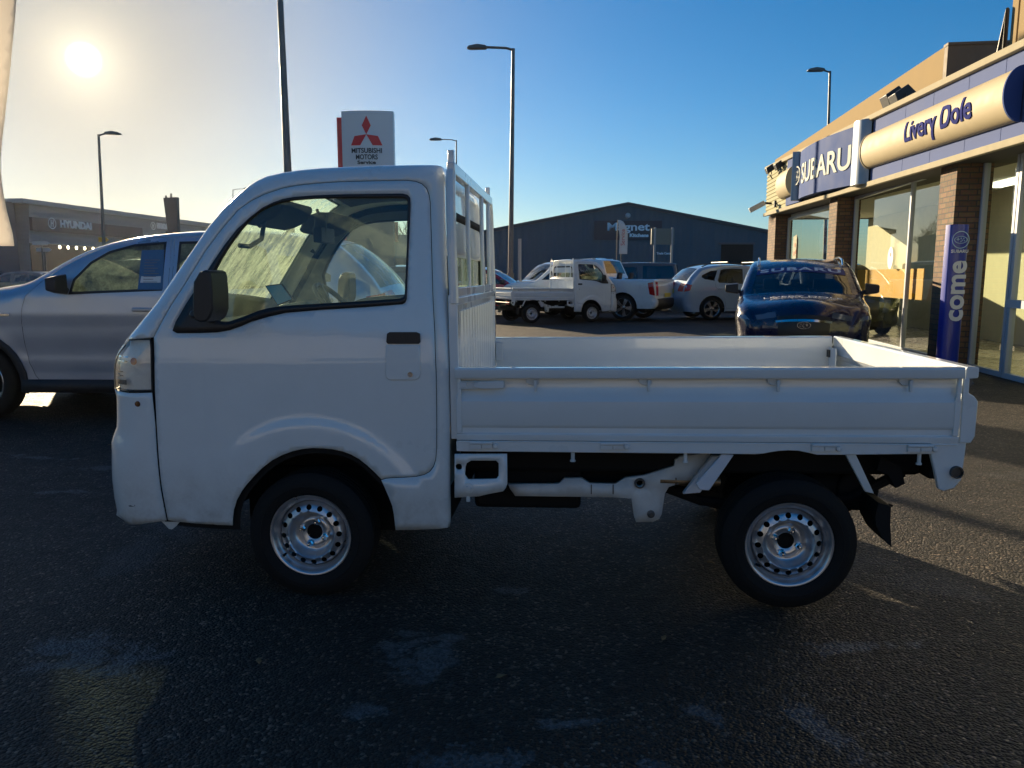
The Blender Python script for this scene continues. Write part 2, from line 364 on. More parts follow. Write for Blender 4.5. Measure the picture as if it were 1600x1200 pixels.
# ================================================================== THE SETTING: ground
def asphalt():
    m = bpy.data.materials.new('asphalt'); m.use_nodes = True; t = m.node_tree; b = t.nodes['Principled BSDF']; n = t.nodes.new; k = t.links.new
    co = n('ShaderNodeTexCoord').outputs['Object']
    def noise(sc, det=4, rough=.5, dist=0.):
        q = n('ShaderNodeTexNoise'); q.inputs['Scale'].default_value = sc; q.inputs['Detail'].default_value = det
        q.inputs['Roughness'].default_value = rough; q.inputs['Distortion'].default_value = dist; k(co, q.inputs['Vector']); return q.outputs['Fac']
    def ramp(x, stops):
        r = n('ShaderNodeValToRGB'); r.color_ramp.interpolation = 'LINEAR'
        while len(r.color_ramp.elements) < len(stops): r.color_ramp.elements.new(.5)
        for e, (p, c) in zip(r.color_ramp.elements, stops): e.position = p; e.color = (*c, 1) if len(c) == 3 else c
        k(x, r.inputs[0]); return r.outputs[0]
    def mixc(f, a, c, bt='MIX'):
        q = n('ShaderNodeMix'); q.data_type = 'RGBA'; q.blend_type = bt
        if isinstance(f, float): q.inputs[0].default_value = f
        else: k(f, q.inputs[0])
        for s, x in ((6, a), (7, c)):
            if isinstance(x, tuple): q.inputs[s].default_value = (*x, 1)
            else: k(x, q.inputs[s])
        return q.outputs[2]
    vo = n('ShaderNodeTexVoronoi'); vo.inputs['Scale'].default_value = 95; k(co, vo.inputs['Vector'])
    vo2 = n('ShaderNodeTexVoronoi'); vo2.inputs['Scale'].default_value = 38; k(co, vo2.inputs['Vector'])
    sep = n('ShaderNodeSeparateColor'); k(vo.outputs['Color'], sep.inputs[0])
    base = ramp(noise(1.3, 6, .6), [(.3, (.012, .010, .0085)), (.7, (.030, .0255, .021))])
    stone = ramp(sep.outputs[0], [(0, (.35, .34, .35)), (.6, (.9, .9, .9)), (.9, (2.0, 1.9, 1.8)), (1, (8.0, 7.3, 6.6))])
    col = mixc(1., base, stone, 'MULTIPLY')
    sep2 = n('ShaderNodeSeparateColor'); k(vo2.outputs['Color'], sep2.inputs[0])
    fleck = mth(t, 'MULTIPLY', mth(t, 'GREATER_THAN', sep2.outputs[1], .975), mth(t, 'LESS_THAN', vo2.outputs['Distance'], .28))
    col = mixc(mth(t, 'MULTIPLY', fleck, .6), col, (.12, .11, .095))
    # dried, paler patches where the surface is worn
    patch = ramp(noise(.95, 3, .45, .6), [(.64, (0, 0, 0)), (.67, (1, 1, 1))])
    edge = ramp(noise(24, 5, .7), [(.3, (.25, .25, .25)), (.62, (1, 1, 1))])
    pf = mixc(1., patch, edge, 'MULTIPLY')
    col = mixc(mth(t, 'MULTIPLY', pf, .55), col, (.060, .066, .068))
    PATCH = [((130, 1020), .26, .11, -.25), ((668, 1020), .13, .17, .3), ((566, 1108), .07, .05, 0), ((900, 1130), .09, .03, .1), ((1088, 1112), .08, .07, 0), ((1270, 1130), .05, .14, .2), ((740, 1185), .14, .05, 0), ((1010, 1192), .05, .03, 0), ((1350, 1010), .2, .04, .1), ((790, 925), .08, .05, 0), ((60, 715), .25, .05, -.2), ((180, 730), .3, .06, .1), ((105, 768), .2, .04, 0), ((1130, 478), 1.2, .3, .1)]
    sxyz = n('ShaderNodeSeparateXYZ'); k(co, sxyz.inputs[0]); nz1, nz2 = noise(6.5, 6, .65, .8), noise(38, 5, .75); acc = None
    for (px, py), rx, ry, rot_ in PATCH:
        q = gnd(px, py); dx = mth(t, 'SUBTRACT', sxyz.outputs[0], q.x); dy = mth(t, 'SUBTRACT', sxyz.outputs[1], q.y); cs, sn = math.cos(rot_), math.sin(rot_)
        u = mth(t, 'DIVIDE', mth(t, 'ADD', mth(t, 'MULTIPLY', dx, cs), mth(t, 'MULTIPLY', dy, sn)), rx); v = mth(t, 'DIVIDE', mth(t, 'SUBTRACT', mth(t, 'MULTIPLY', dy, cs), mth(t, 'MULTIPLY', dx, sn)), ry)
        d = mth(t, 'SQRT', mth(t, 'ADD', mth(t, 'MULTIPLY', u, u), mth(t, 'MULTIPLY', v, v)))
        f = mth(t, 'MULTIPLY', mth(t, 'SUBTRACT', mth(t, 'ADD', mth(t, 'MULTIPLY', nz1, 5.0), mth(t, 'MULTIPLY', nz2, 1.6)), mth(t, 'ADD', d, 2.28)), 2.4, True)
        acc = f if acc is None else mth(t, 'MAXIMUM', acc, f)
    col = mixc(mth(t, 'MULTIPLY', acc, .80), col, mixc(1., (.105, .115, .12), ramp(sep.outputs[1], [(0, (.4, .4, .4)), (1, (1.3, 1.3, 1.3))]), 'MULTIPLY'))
    big = ramp(noise(.35, 5, .6), [(.3, (.6, .6, .6)), (.7, (1.45, 1.42, 1.4))]); col = mixc(1., col, big, 'MULTIPLY')
    k(col, b.inputs['Base Color'])
    rg = mth(t, 'ADD', mth(t, 'MULTIPLY', noise(9, 5), .3), .52); k(rg, b.inputs['Roughness']); b.inputs['Specular IOR Level'].default_value = .35
    hgt = mth(t, 'ADD', mth(t, 'MULTIPLY', mth(t, 'SUBTRACT', .6, vo.outputs['Distance']), 1.0), mth(t, 'MULTIPLY', noise(30, 6), .6))
    hgt = mth(t, 'ADD', hgt, mth(t, 'MULTIPLY', mth(t, 'SUBTRACT', .8, vo2.outputs['Distance']), .35))
    bp = n('ShaderNodeBump'); bp.inputs['Strength'].default_value = .85; bp.inputs['Distance'].default_value = .012
    k(hgt, bp.inputs['Height']); k(bp.outputs[0], b.inputs['Normal']); return m
ASPH = asphalt()
g = MB(); g.add([(-500, -200, 0), (500, -200, 0), (500, 900, 0), (-500, 900, 0)], [(0, 1, 2, 3)])
tag(g.build('ground', ASPH, smooth=0), kind='structure')
VERGE = mat('dry_grass', (.10, .085, .04), .95, var=.4, vscale=3, bump=.6, bscale=40, spec=.1)

# ================================================================== THE KEI TRUCK
TRK_LOC, TRK_YAW, RAKE, TW = (-.8221, 2.9859, -.0099), -.0798, .0104, 1.475
truck = empty('kei_truck', 'white two-seat mini flatbed truck filling the foreground, side on with its nose to the left', 'truck', TRK_LOC)
truck.rotation_euler = (0, -RAKE, TRK_YAW); truck['group'] = 'white mini flatbed trucks'
TM = Matrix.Translation(TRK_LOC) @ Matrix.Rotation(TRK_YAW, 4, 'Z') @ Matrix.Rotation(-RAKE, 4, 'Y'); TI = TM.inverted()
def SP(px, py, v=0.):
    o = TI @ O; d = TI.to_3x3() @ ray(px, py); q = o+d*((v-o.y)/d.y); return (q.x, q.z)
def ttum(z): return (.125*((z-.98)/.78)**1.15 if z > .98 else 0)+(.015*(.5-z)/.2 if z < .5 else 0)
def TPr(px, py, r):
    v = r
    for _ in range(5): x, z = SP(px, py, v); v = ttum(z)+r
    return x, z
CH = []
def seg(pts, tg, r0, r1, cr0, cr1):
    n = len(pts)-1 or 1
    for i, (a, b) in enumerate(pts):
        r = r0+(r1-r0)*i/n; x, z = TPr(a, b, r); CH.append((x, z, r, tg, cr0+(cr1-cr0)*i/n))
seg([(203, 811), (191, 802), (190, 789.5)], 'bumper', .12, .14, .05, .06)
seg([(186, 770), (183, 744), (182, 712), (182, 683), (186, 671), (190, 660), (190, 640), (190, 616)], 'bumper', .14, .14, .06, .06)
seg([(187, 604), (185, 588), (185, 570), (188, 553), (194, 540)], 'front', .14, .13, .06, .06)
seg([(203, 529), (212, 518), (222, 506), (232, 493)], 'cowl', .11, .08, .07, .07)
seg([(242, 481), (252, 468), (272, 438), (293, 407), (327, 357), (353, 325), (373, 306), (392, 290.5)], 'glass', .075, .06, .07, .05)
seg([(406, 282), (420, 276), (447, 270), (470, 266.8), (500, 264), (537, 262), (590, 260), (640, 259), (672, 258.8), (684, 259.2), (690, 261)], 'roof', .06, .05, .045, .02)
seg([(693, 266), (693.5, 275)], 'rear', .045, .03, .0, .0)
seg([(697, 400), (701, 520), (703, 650), (704, 812), (703, 822)], 'rearedge', .03, .03, 0, 0)
def tbump(x, z):
    ro = math.hypot(x-.02, z-.25); s = 0
    def sm(a, b, t): t = max(0, min(1, (t-a)/(b-a))); return t*t*(3-2*t)
    s -= .013*(1-sm(.475, .515, ro))*sm(-.40, -.12, x)*sm(.28, .5, z)*(1-sm(.44, .52, x))
    s -= .006*(1-sm(.0, .010, abs(x+.405)-.002))*0
    s += .004*math.exp(-((x+.40)/.012)**2)*(1 if z < 1.08 else 0)
    s -= .010*sm(.70, .66, z)*sm(-.5, -.6, x)*0
    return s
def densify(ch, step=.035):
    out = []
    for a, b in zip(ch, ch[1:]):
        k = max(1, int(math.hypot(b[0]-a[0], b[1]-a[1])/step+.5))
        for j in range(k): t = j/k; out.append((a[0]+(b[0]-a[0])*t, a[1]+(b[1]-a[1])*t, a[2]+(b[2]-a[2])*t, a[3], a[4]+(b[4]-a[4])*t))
    return out+[ch[-1]]
CH = densify(CH)
TS = Shell(CH, TW, ttum, 1.25, tbump)
def TP(px, py):
    v = .02
    for _ in range(6): x, z = SP(px, py, v); v = TS.v(x, z)
    return x, z
P = lambda pts: [TP(*p) for p in pts]
i_top = [i for i, c in enumerate(CH) if c[3] == 'cowl'][0]
chxz = [(c[0], c[1]) for c in CH]
seam = P([(240, 527), (241, 560), (241.5, 607.5), (244, 660), (247.5, 716), (252.8, 765), (262, 813)])
dtop = P([(250, 507), (267, 477), (293, 437), (320, 393), (347, 357), (373, 327), (393, 313), (413, 303), (443, 293), (467, 288.8), (493, 286), (530, 283.6), (573, 282.4), (615, 281.6), (637, 281.5), (650, 283), (660, 287), (667, 294), (671, 304), (673, 317)])
drear = P([(675, 383), (677, 460), (680, 520), (682, 580), (683, 640), (683, 700), (681.5, 718), (678, 729), (672, 737), (663, 742), (650, 745), (632, 746.3), (612, 747), (603, 748), (596, 750)])
archr = [(596, 750), (585, 738.5), (573, 727.5), (561, 718), (548.5, 711), (535, 706), (520.5, 703), (505, 701.4), (489, 701), (473, 702.5), (457.5, 706), (441, 712), (426, 720), (411, 731.5), (398, 744.5), (387, 757), (378.8, 768), (371, 782), (366.5, 797), (365, 810), (364.8, 821.7)]
arch = P(archr)
dbot = P([(340, 820.8), (300, 818), (272, 815)])
door_poly = seam[:1]+dtop+drear+arch[1:]+dbot+seam[:0:-1]
rear_low = P([(601, 761), (608, 777), (613, 790), (615.5, 803), (617, 816), (618.5, 828), (650, 827.5), (700, 824)])
NC = len(CH)-1
side_poly = [chxz[i_top]]+TS.inchain(i_top, NC)+[chxz[-1]]+rear_low[::-1]+drear[::-1]+dtop[::-1]+seam[:1]
i_l = TS.idx('front')[0]
corner_poly = [chxz[0]]+TS.inchain(0, i_l)+[chxz[i_l]]+P([(200, 614), (222, 614), (237.5, 613.5)])+[(x-.0045, z) for x, z in seam[3:]]
lamp_poly = [chxz[i_l]]+TS.inchain(i_l, i_top)+[chxz[i_top]]+P([(216, 529), (236, 529.5), (237.5, 545), (238, 570), (238.5, 595), (239, 611.5), (222, 612), (200, 612)])
win_out = P([(270, 517), (275, 503), (290, 477), (310, 446), (333, 410), (352, 382), (371, 358), (393, 338), (410, 325), (427, 316.5), (443, 311), (460, 308), (493, 305.5), (530, 304), (573, 303.4), (629, 302.8), (637, 304.5), (641, 309), (641.7, 320), (640, 360), (638, 400), (635.5, 467), (633.5, 473), (629, 475.5), (573, 480), (500, 484.5), (446.7, 489), (420, 495), (393, 503), (377, 510), (360, 516), (340, 519.5), (310, 520.5), (277, 520.7)])
win_in = P([(341.7, 502), (336, 470), (332, 430), (345, 405), (358, 384), (375, 361), (391.6, 342), (407, 329.5), (422.5, 321.5), (440, 316), (458, 313), (490, 310.5), (517.5, 309.5), (580, 309), (629, 308.7), (634.5, 310.5), (637, 316), (636, 385), (632.5, 460), (630, 465), (625, 466.8), (570, 470.5), (493.8, 475), (460, 477), (432, 479.6), (418, 482), (403.5, 486), (379.8, 495.4), (358, 502.6)])
XR = CH[-1][0]          # rear of the cab
# cab body: roof, pillars, rear corner, both sides
b = MB()
for far in (0, 1): TS.sidemesh(b, side_poly, (), far, grid=.04); TS.strip(b, i_top, NC, far)
ib = TS.idx('cowl'); ig = TS.idx('glass'); ir = TS.idx('roof'); irr = TS.idx('rear')
TS.cross(b, ib[0], ig[0]); TS.cross(b, ig[0], ig[1], -1, -.93, 2); TS.cross(b, ig[0], ig[1], .93, 1, 2); TS.cross(b, ig[1], irr[1])
b.build('cab_body', WHITE, truck, solid=.004, recalc=False)
b = MB()
for far in (0, 1): TS.sidemesh(b, corner_poly, [], far, grid=.03); TS.strip(b, 0, i_l, far)
TS.cross(b, 0, ib[0])
b.build('front_panel', WHITE, truck, solid=.003, recalc=False)
for far in (0, 1):
    b = MB(); TS.sidemesh(b, P([(193, 787.5), (225, 789), (257, 790), (257, 792.5), (225, 791.5), (193, 790)]), [], far, off=-.001, grid=.02, fine=False); b.build('lip_gap', DKSTEEL, truck, recalc=False)
# black grille slot and number plate area on the nose
zi = lambda z: min(range(i_top), key=lambda i: abs(CH[i][1]-z))
b = MB(); TS.cross(b, zi(.86), zi(.92), -.55, .55, 16, .004); b.build('front_grille', BLACK, truck, solid=.006)
b = MB(); TS.cross(b, zi(.42), zi(.52), -.6, .6, 12, .005); b.build('lower_grille', BLACK, truck, solid=.006)
b = MB(); TS.cross(b, ig[0], ig[1], -.93, .93, 16, -.004); b.build('windscreen', WSGLASS, truck, recalc=False)
# windscreen black edge band
b = MB(); TS.cross(b, ig[0]-.2, ig[1]+.15, -.95, -.905, 2, .001); TS.cross(b, ig[0]-.2, ig[1]+.15, .905, .95, 2, .001); TS.cross(b, ig[1]-.35, ig[1]+.15, -.95, .95, 12, .001)
b.build('windscreen_seal', BLACK, truck, recalc=False)
# cab floor, rear wall (with its window), inner trim
ZF = .62
def yzrect(y0, y1, z0, z1, r=.05, n=5):
    out = []
    for cx, cz, a in ((y1-r, z1-r, 0), (y0+r, z1-r, 90), (y0+r, z0+r, 180), (y1-r, z0+r, 270)):
        for k in range(n+1): t = R(a+90*k/n); out.append((cx+r*math.cos(t), cz+r*math.sin(t)))
    return out
xb = XR-.012
rw = [(.03, .34)]+[(TS.v(xb-.02, z)+.012, z) for z in (.5, .9, 1.1, 1.3, 1.5, 1.62, 1.68)]+[(.24, 1.705)]
rw = rw+[(TW-y, z) for y, z in rw[::-1]]
rwin = yzrect(.20, TW-.20, 1.14, 1.56, .09)
V, F = cdt(rw, [rwin], .08); b = MB(); b.add([(xb, y, z) for y, z in V], F)
for k in range(6):
    y = .30+k*.17; b.box((xb+.001, y, .62), (xb+.012, y+.05, 1.08))
b.build('rear_wall', WHITE, truck, solid=.006, smooth=20)
b = MB(); V, F = cdt(inset(rwin, -.012), [inset(rwin, .022)], .06); b.add([(xb+.008, y, z) for y, z in V], F); b.build('rear_window_seal', RUBBER, truck, solid=.014)
b = MB(); b.front(inset(rwin, .01), xb, xb+.004); b.build('rear_window', GLASS, truck)
b = MB()
b.box((-.60, .03, .44), (-.34, TW-.03, .50)); b.box((.36, .03, .42), (xb-.01, TW-.03, .60))
b.box((-.42, .34, .45), (.40, TW-.34, .66)); b.box((-.84, .20, .33), (-.60, TW-.20, .95)); b.box((-.60, .1, .33), (-.38, TW-.1, .46))
b.box((.37, .06, .32), (.57, TW-.06, .45)); b.box((-.37, .30, .20), (.37, TW-.30, .48)); b.box((-.4, .06, .655), (.42, TW-.06, .70))
b.build('cab_floor', UNDER, truck)
# wheel wells
for far in (0, 1):
    prof = [(.372, .016), (.365, .05), (.365, .34), (.02, .36)]
    b = MB(); b.lathe([(r, (TW-h if far else h)) for r, h in prof], (.01, 0, .275), 28, a0=R(18), a1=R(163)); b.build('wheel_well', UNDER, truck)
# seats
for y in (.19, .80):
    b = MB(); b.box((.12, y, .70), (.50, y+.46, .84)); b.build('seat', DARKCLOTH, truck, bevel=.03)
    q = MB(Matrix.Translation((.46, y, .84)) @ Matrix.Rotation(R(6), 4, 'Y')); q.box((-.04, .02, 0), (.06, .44, .26)); q.build('backrest', DARKCLOTH, truck, bevel=.03)
DASH = mat('dashboard_plastic', (.10, .105, .095), .6, bump=.2, bscale=250)
b = MB(); prof = [(-.66, .62), (-.66, .98), (-.62, 1.10), (-.56, 1.125), (-.42, 1.118), (-.34, 1.13), (-.26, 1.11), (-.24, 1.05), (-.28, .92), (-.34, .62)]
b.side(prof, .07, TW-.07); b.side([(-.46, 1.08), (-.44, 1.17), (-.30, 1.19), (-.25, 1.15), (-.26, 1.06)], .93, 1.31)
b.build('dashboard', DASH, truck, bevel=.012)
b = MB(Matrix.Translation((-.17, 1.10, 1.14)) @ Matrix.Rotation(R(48), 4, 'Y'))
cir = [(.175*math.cos(a), .175*math.sin(a), 0) for a in [2*math.pi*k/36 for k in range(37)]]
b.tube(cir, .014, 8, cap=False)
for a in (10, 170, 270): b.tube([(.03*math.cos(R(a)), .03*math.sin(R(a)), -.03), (.17*math.cos(R(a)), .17*math.sin(R(a)), 0)], .014, 6)
b.lathe([(0, -.01), (.05, -.012), (.055, -.05), (.03, -.06), (.03, -.25)], axis='z', n=20)
b.build('steering_wheel', BLACK, truck)
tq = [SP(*q, .50) for q in ((413, 446), (440, 443), (458, 468), (433, 478))]
b = MB(); b.side(tq, .503, .513); tb = b.build('tablet', BLACK, truck, bevel=.003)
SCRN = mat('tablet_screen', (.06, .26, .48), .2, coat=.8)  # blue is the reflected sky put into the screen colour
b = MB(); b.side(inset(tq, .005), .5005, .5028); b.build('screen', SCRN, tb, smooth=0)
b = MB(Matrix.Translation((-.19, .55, 1.10))); b.tube([(-.02, 0, 0), (0, 0, .05)], .012); b.build('tablet_holder', BLACK, truck)
vv = [SP(*q, .42) for q in ((406, 350), (412, 336), (420, 324), (440, 317), (468, 318), (470, 326), (465, 336), (455, 346), (440, 353), (425, 357), (414, 355))]
for y0 in (.22, .90): b = MB(); b.side(vv, y0, y0+.36); b.build('sun_visor', DARKCLOTH, truck, bevel=.008)
b = MB(); b.side([(-.155, 1.49), (-.10, 1.49), (-.095, 1.60), (-.15, 1.60)], .70, .72); b.box((-.14, .64, 1.47), (-.10, .84, 1.54)); b.tube([(-.12, .74, 1.53), (-.15, .74, 1.63)], .008); b.build('interior_mirror', BLACK, truck, bevel=.008)
b = MB(); b.tube([TP(402, 352)[:1]+(.10,)+TP(402, 352)[1:], (TP(404, 345)[0], .14, TP(404, 345)[1]), (TP(396, 372)[0], .15, TP(396, 372)[1]), (TP(378, 384)[0], .14, TP(378, 384)[1]), (TP(368, 383)[0], .10, TP(368, 383)[1])], .010)
b.build('grab_handle', BLACK, truck)
b = MB(); gh = [SP(*q, TW-.2) for q in ((516, 360), (511, 371), (494, 397), (487, 391))]; b.tube([(x, TW-.2, z) for x, z in gh], .012); b.build('grab_handle', BLACK, truck)
for y in (.10, TW-.15): b = MB(); b.box((.50, y, .95), (.504, y+.05, 1.50)); b.build('seat_belt', BLACK, truck)
HEADL = mat('headliner', (.10, .10, .11), .9)
b = MB(); TS.cross(b, ig[1]+1, irr[0], -.995, .995, 12, -.025); b.build('headliner', HEADL, truck)
# doors, both sides
def mirror_pts(mb): 
    for p in mb.v: p.y = TW-p.y
    mb.f = [f[::-1] for f in mb.f]
for far in (0, 1):
    b = MB(); TS.sidemesh(b, inset(door_poly, .0028), [win_out], far, grid=.022)
    door = b.build('door', WHITE, truck, solid=.004, recalc=False)
    b = MB(); TS.sidemesh(b, inset(win_out, .0005), [win_in], far, off=.001, grid=.03); b.build('window_seal', BLACK, door, solid=.010, recalc=False)
    b = MB(); TS.sidemesh(b, inset(win_in, -.004), [], far, off=.006, grid=.06, fine=False); b.build('window_glass', GLASS, door, recalc=False)
    # inner lining below the glass
    b = MB(); TS.sidemesh(b, inset(door_poly, .012), [inset(win_in, -.006)], far, off=.030, grid=.09); b.build('inner_lining', GREYPL, door, recalc=False)
    b = MB(); TS.sidemesh(b, inset(door_poly, -.022), [inset(door_poly, .022)], far, off=.016, grid=.06, fine=False); b.build('door_seal', RUBBER, door, recalc=False)
    # handle
    hp = P([(606, 521), (610, 518.5), (652, 518.5), (657, 521), (657.5, 534), (655, 537), (607, 537), (604.5, 534)])
    b = MB(); b.side(hp, -.002, .004); 
    if far: mirror_pts(b)
    b.build('recess_shade_plate', BLACK, door)  # black plate stands for the shaded hollow of the handle pocket
    fp = P([(604, 538.5), (656.5, 538.5), (658, 585), (655, 591), (650, 594), (609, 594), (603.5, 590), (602.5, 585)])
    b = MB(); b.side(fp, -.007, .002)
    if far: mirror_pts(b)
    b.build('handle', WHITE, door, bevel=.004)
    lc = TP(642, 584.5); b = MB(); b.lathe([(0, -.012), (.006, -.012), (.0065, -.0135), (.010, -.0135), (.011, -.008), (.011, -.002)], (lc[0], 0, lc[1]), 20)
    if far: mirror_pts(b)
    b.build('lock', CHROME, door)
    # mirror
    mp = ([SP(*q, -.13) for q in [(325, 425), (334, 422), (341, 424), (343, 432), (345, 455), (345.5, 483), (342, 494), (336, 501), (326, 502), (318, 499), (315, 488), (315, 460), (316, 440)]])
    b = MB(); b.side(mp, -.20, -.06)
    b2 = MB(); ms = TP(325, 500); b.tube([(ms[0]+.02, .04, ms[1]), (ms[0]+.0, -.10, ms[1]+.03)], .018)
    if far: mirror_pts(b)
    mo = b.build('door_mirror', BLACK, truck, bevel=.018)
# headlights
for far in (0, 1):
    b = MB(); TS.sidemesh(b, lamp_poly, [], far, off=-.001, grid=.02); TS.strip(b, i_l, i_top, far); ho = b.build('headlight', LENS, truck, recalc=False)
    b = MB(); TS.sidemesh(b, inset(lamp_poly, .004), [], far, off=.030, grid=.02); b.build('reflector', REFLECTOR, ho, recalc=False)
    c0 = TP(205, 565); b = MB(); TS.sidemesh(b, circ(c0[0]+.004, c0[1], .015, 14), [], far, off=.010, grid=.01); b.build('amber_bulb', AMBER, ho, recalc=False)
    for k, (za, h, xa, xb_) in enumerate(((.995, .006, 0, .085), (.978, .005, 0, .085), (.935, .005, .0, .07), (.918, .006, .0, .075), (.885, .020, .03, .09), (.86, .005, .0, .08))):
        x0_ = CH[min(range(i_top), key=lambda i: abs(CH[i][1]-za))][0]+.012
        b = MB(); TS.sidemesh(b, [(x0_+xa, za), (x0_+xb_, za), (x0_+xb_, za+h), (x0_+xa, za+h)], [], far, off=.014, grid=.012); b.build('lamp_bezel', CHROME if k != 4 else DKSTEEL, ho, recalc=False)
    b = MB(); TS.sidemesh(b, lamp_poly, [inset(lamp_poly, .005)], far, off=-.0022, grid=.02, fine=False); b.build('lamp_seal', BLACK, ho, solid=.002)
    mk = TP(215.5, 631); b = MB(); vy = TS.v(*mk); b.lathe([(0, -.010), (.008, -.009), (.0115, -.004), (.0125, .006)], (mk[0], vy, mk[1]), 18)
    if far: mirror_pts(b)
    b.build('side_marker', mat('dark_amber', (.16, .05, .01), .25), truck)
b = MB(); tp = P([(246, 814), (279, 816), (272, 824), (266, 829), (261, 828), (255, 822)])
b.side(tp, .03, .036); b.build('tow_eye', WHITE_SAT, truck); b = MB(); b.side(tp, TW-.036, TW-.03); b.build('tow_eye', WHITE_SAT, truck)

# ---------------- flatbed
X0, X1 = .615, 2.492; ZR = .957
gp = [(0., .672), (-.004, .69), (-.004, .697), (.006, .700), (.006, .722), (.000, .727), (-.003, .735), (-.003, .826), (.012, .845), (.022, .862), (.022, .914), (-.014, .916), (-.017, .922), (-.017, .950), (-.012, .957), (.022, .957), (.028, .950), (.028, .93), (.034, .86), (.022, .83), (.024, .735), (.032, .72), (.032, .70), (.024, .672)]
def extr(b, prof, x0, x1, far, along='x'):
    n = len(prof); pts = []
    for h in (x0, x1):
        for v, z in prof: pts.append((h, TW-v if far else v, z) if along == 'x' else (h, v, z))
    b.add(pts, [tuple(range(n)), tuple(range(2*n-1, n-1, -1))]+[(i, i+n, (i+1) % n+n, (i+1) % n) for i in range(n)])
for far in (0, 1):
    b = MB(); extr(b, gp, X0, X1, far); so = b.build('side_gate', WHITE, truck, bevel=.0015)
    # end pillar of the gate panel: pressed vertical edges
    b = MB()
    for xx in (X0+.014, X1-.012):
        b.side([(xx-.012, .70), (xx+.008, .70), (xx+.008, .915), (xx-.004, .915), (xx-.006, .85), (xx-.012, .83)], -.006, .01)
    if far: mirror_pts(b)
    b.build('gate_edge', WHITE, so, bevel=.002)
    for px in (837, 1014, 1216, 1423):
        x = SP(px, 600)[0]; b = MB()
        b.side([(x-.038, .916), (x+.012, .916), (x+.012, .893), (x, .885), (x-.026, .890), (x-.038, .90)], .006, .022)
        b.box((x-.006, -.010, .866), (x+.004, .004, .91)); b.box((x-.006, -.004, .898), (x+.004, .018, .91))
        if far: mirror_pts(b)
        b.build('rope_hook', WHITE_SAT, so, bevel=.002)
    for px in (753, 957, 1287, 1437):
        x = SP(px, 697)[0]; b = MB(); b.box((x-.046, -.012, .640), (x-.001, .004, .666)); b.box((x+.001, -.012, .642), (x+.040, .004, .668))
        b.tube([(x-.046, -.010, .664), (x+.042, -.010, .664)], .007, 10); b.lathe([(0, -.014), (.010, -.012), (.011, .0)], (x+.054, 0, .650), 12)
        if far: mirror_pts(b)
        b.build('hinge', WHITE_SAT, so, bevel=.0015)
    x = SP(718, 605)[0]; b = MB(); b.box((x-.004, -.002, .874), (x+.075, .022, .905)); b.box((x+.0, -.008, .880), (x+.028, .0, .900))
    b.side([(x+.055, .885), (x+.07, .880), (x+.09, .876), (x+.168, .878), (x+.174, .884), (x+.174, .904), (x+.166, .908), (x+.085, .905), (x+.07, .900), (x+.055, .897)], -.014, -.004)
    b.tube([(x, -.006, .903), (x+.08, -.006, .903)], .003, 6); b.tube([(x, -.006, .877), (x+.08, -.006, .877)], .003, 6)
    if far: mirror_pts(b)
    b.build('gate_latch', WHITE_SAT, so, bevel=.0015)
# tailgate (its pressed profile shows at both ends)
tg = [(v, z) for v, z in gp]; b = MB(); n = len(tg); pts = []
for y in (.004, TW-.004):
    for v, z in tg: pts.append((2.532-v*1.0+(-.010 if .735 <= z <= .84 else 0)*-1, y, z))
b.add(pts, [tuple(range(n)), tuple(range(2*n-1, n-1, -1))]+[(i, i+n, (i+1) % n+n, (i+1) % n) for i in range(n)])
tgo = b.build('tailgate', WHITE, truck, bevel=.0015)
for y0, y1 in ((-.004, .012), (TW-.012, TW+.004)):
    b = MB(); b.side([(2.494, .675), (2.535, .675), (2.548, .70), (2.55, .83), (2.535, .85), (2.515, .862), (2.515, .915), (2.496, .915)], y0, y1); b.build('gate_edge', WHITE, tgo, bevel=.003)
b = MB(); b.box((2.518, .012, .885), (2.532, .03, .912)); b.tube([(2.53, .02, .895), (2.54, .02, .895)], .006); b.build('gate_latch', DKSTEEL, tgo)
for ya in (.05, TW-.16): b = MB(); b.box((2.470, ya, .735), (2.476, ya+.11, .90)); b.build('gate_pocket', WHITE, tgo)
b = MB(); b.add([(2.46, TW-.055, .87), (2.50, TW-.03, .91), (2.50, TW-.03, .83), (2.46, TW-.06, .86)], [(0, 1, 2, 3)]); b.box((2.462, TW-.075, .845), (2.476, TW-.040, .885)); b.build('corner_latch', BLACK, tgo)
b = MB(); b.box((2.466, TW-.32, .74), (2.469, TW-.20, .80)); b.build('warning_sticker', mat('yellow_sticker', (.55, .6, .05), .5), tgo)
# floor with ribs
b = MB(); b.box((X0, .02, .645), (2.50, TW-.02, .672))
for k in range(9): y = .12+k*.145; b.box((X0+.02, y, .6722), (2.46, y+.07, .680))
b.build('bed_floor', WHITE_SAT, truck, bevel=.002)
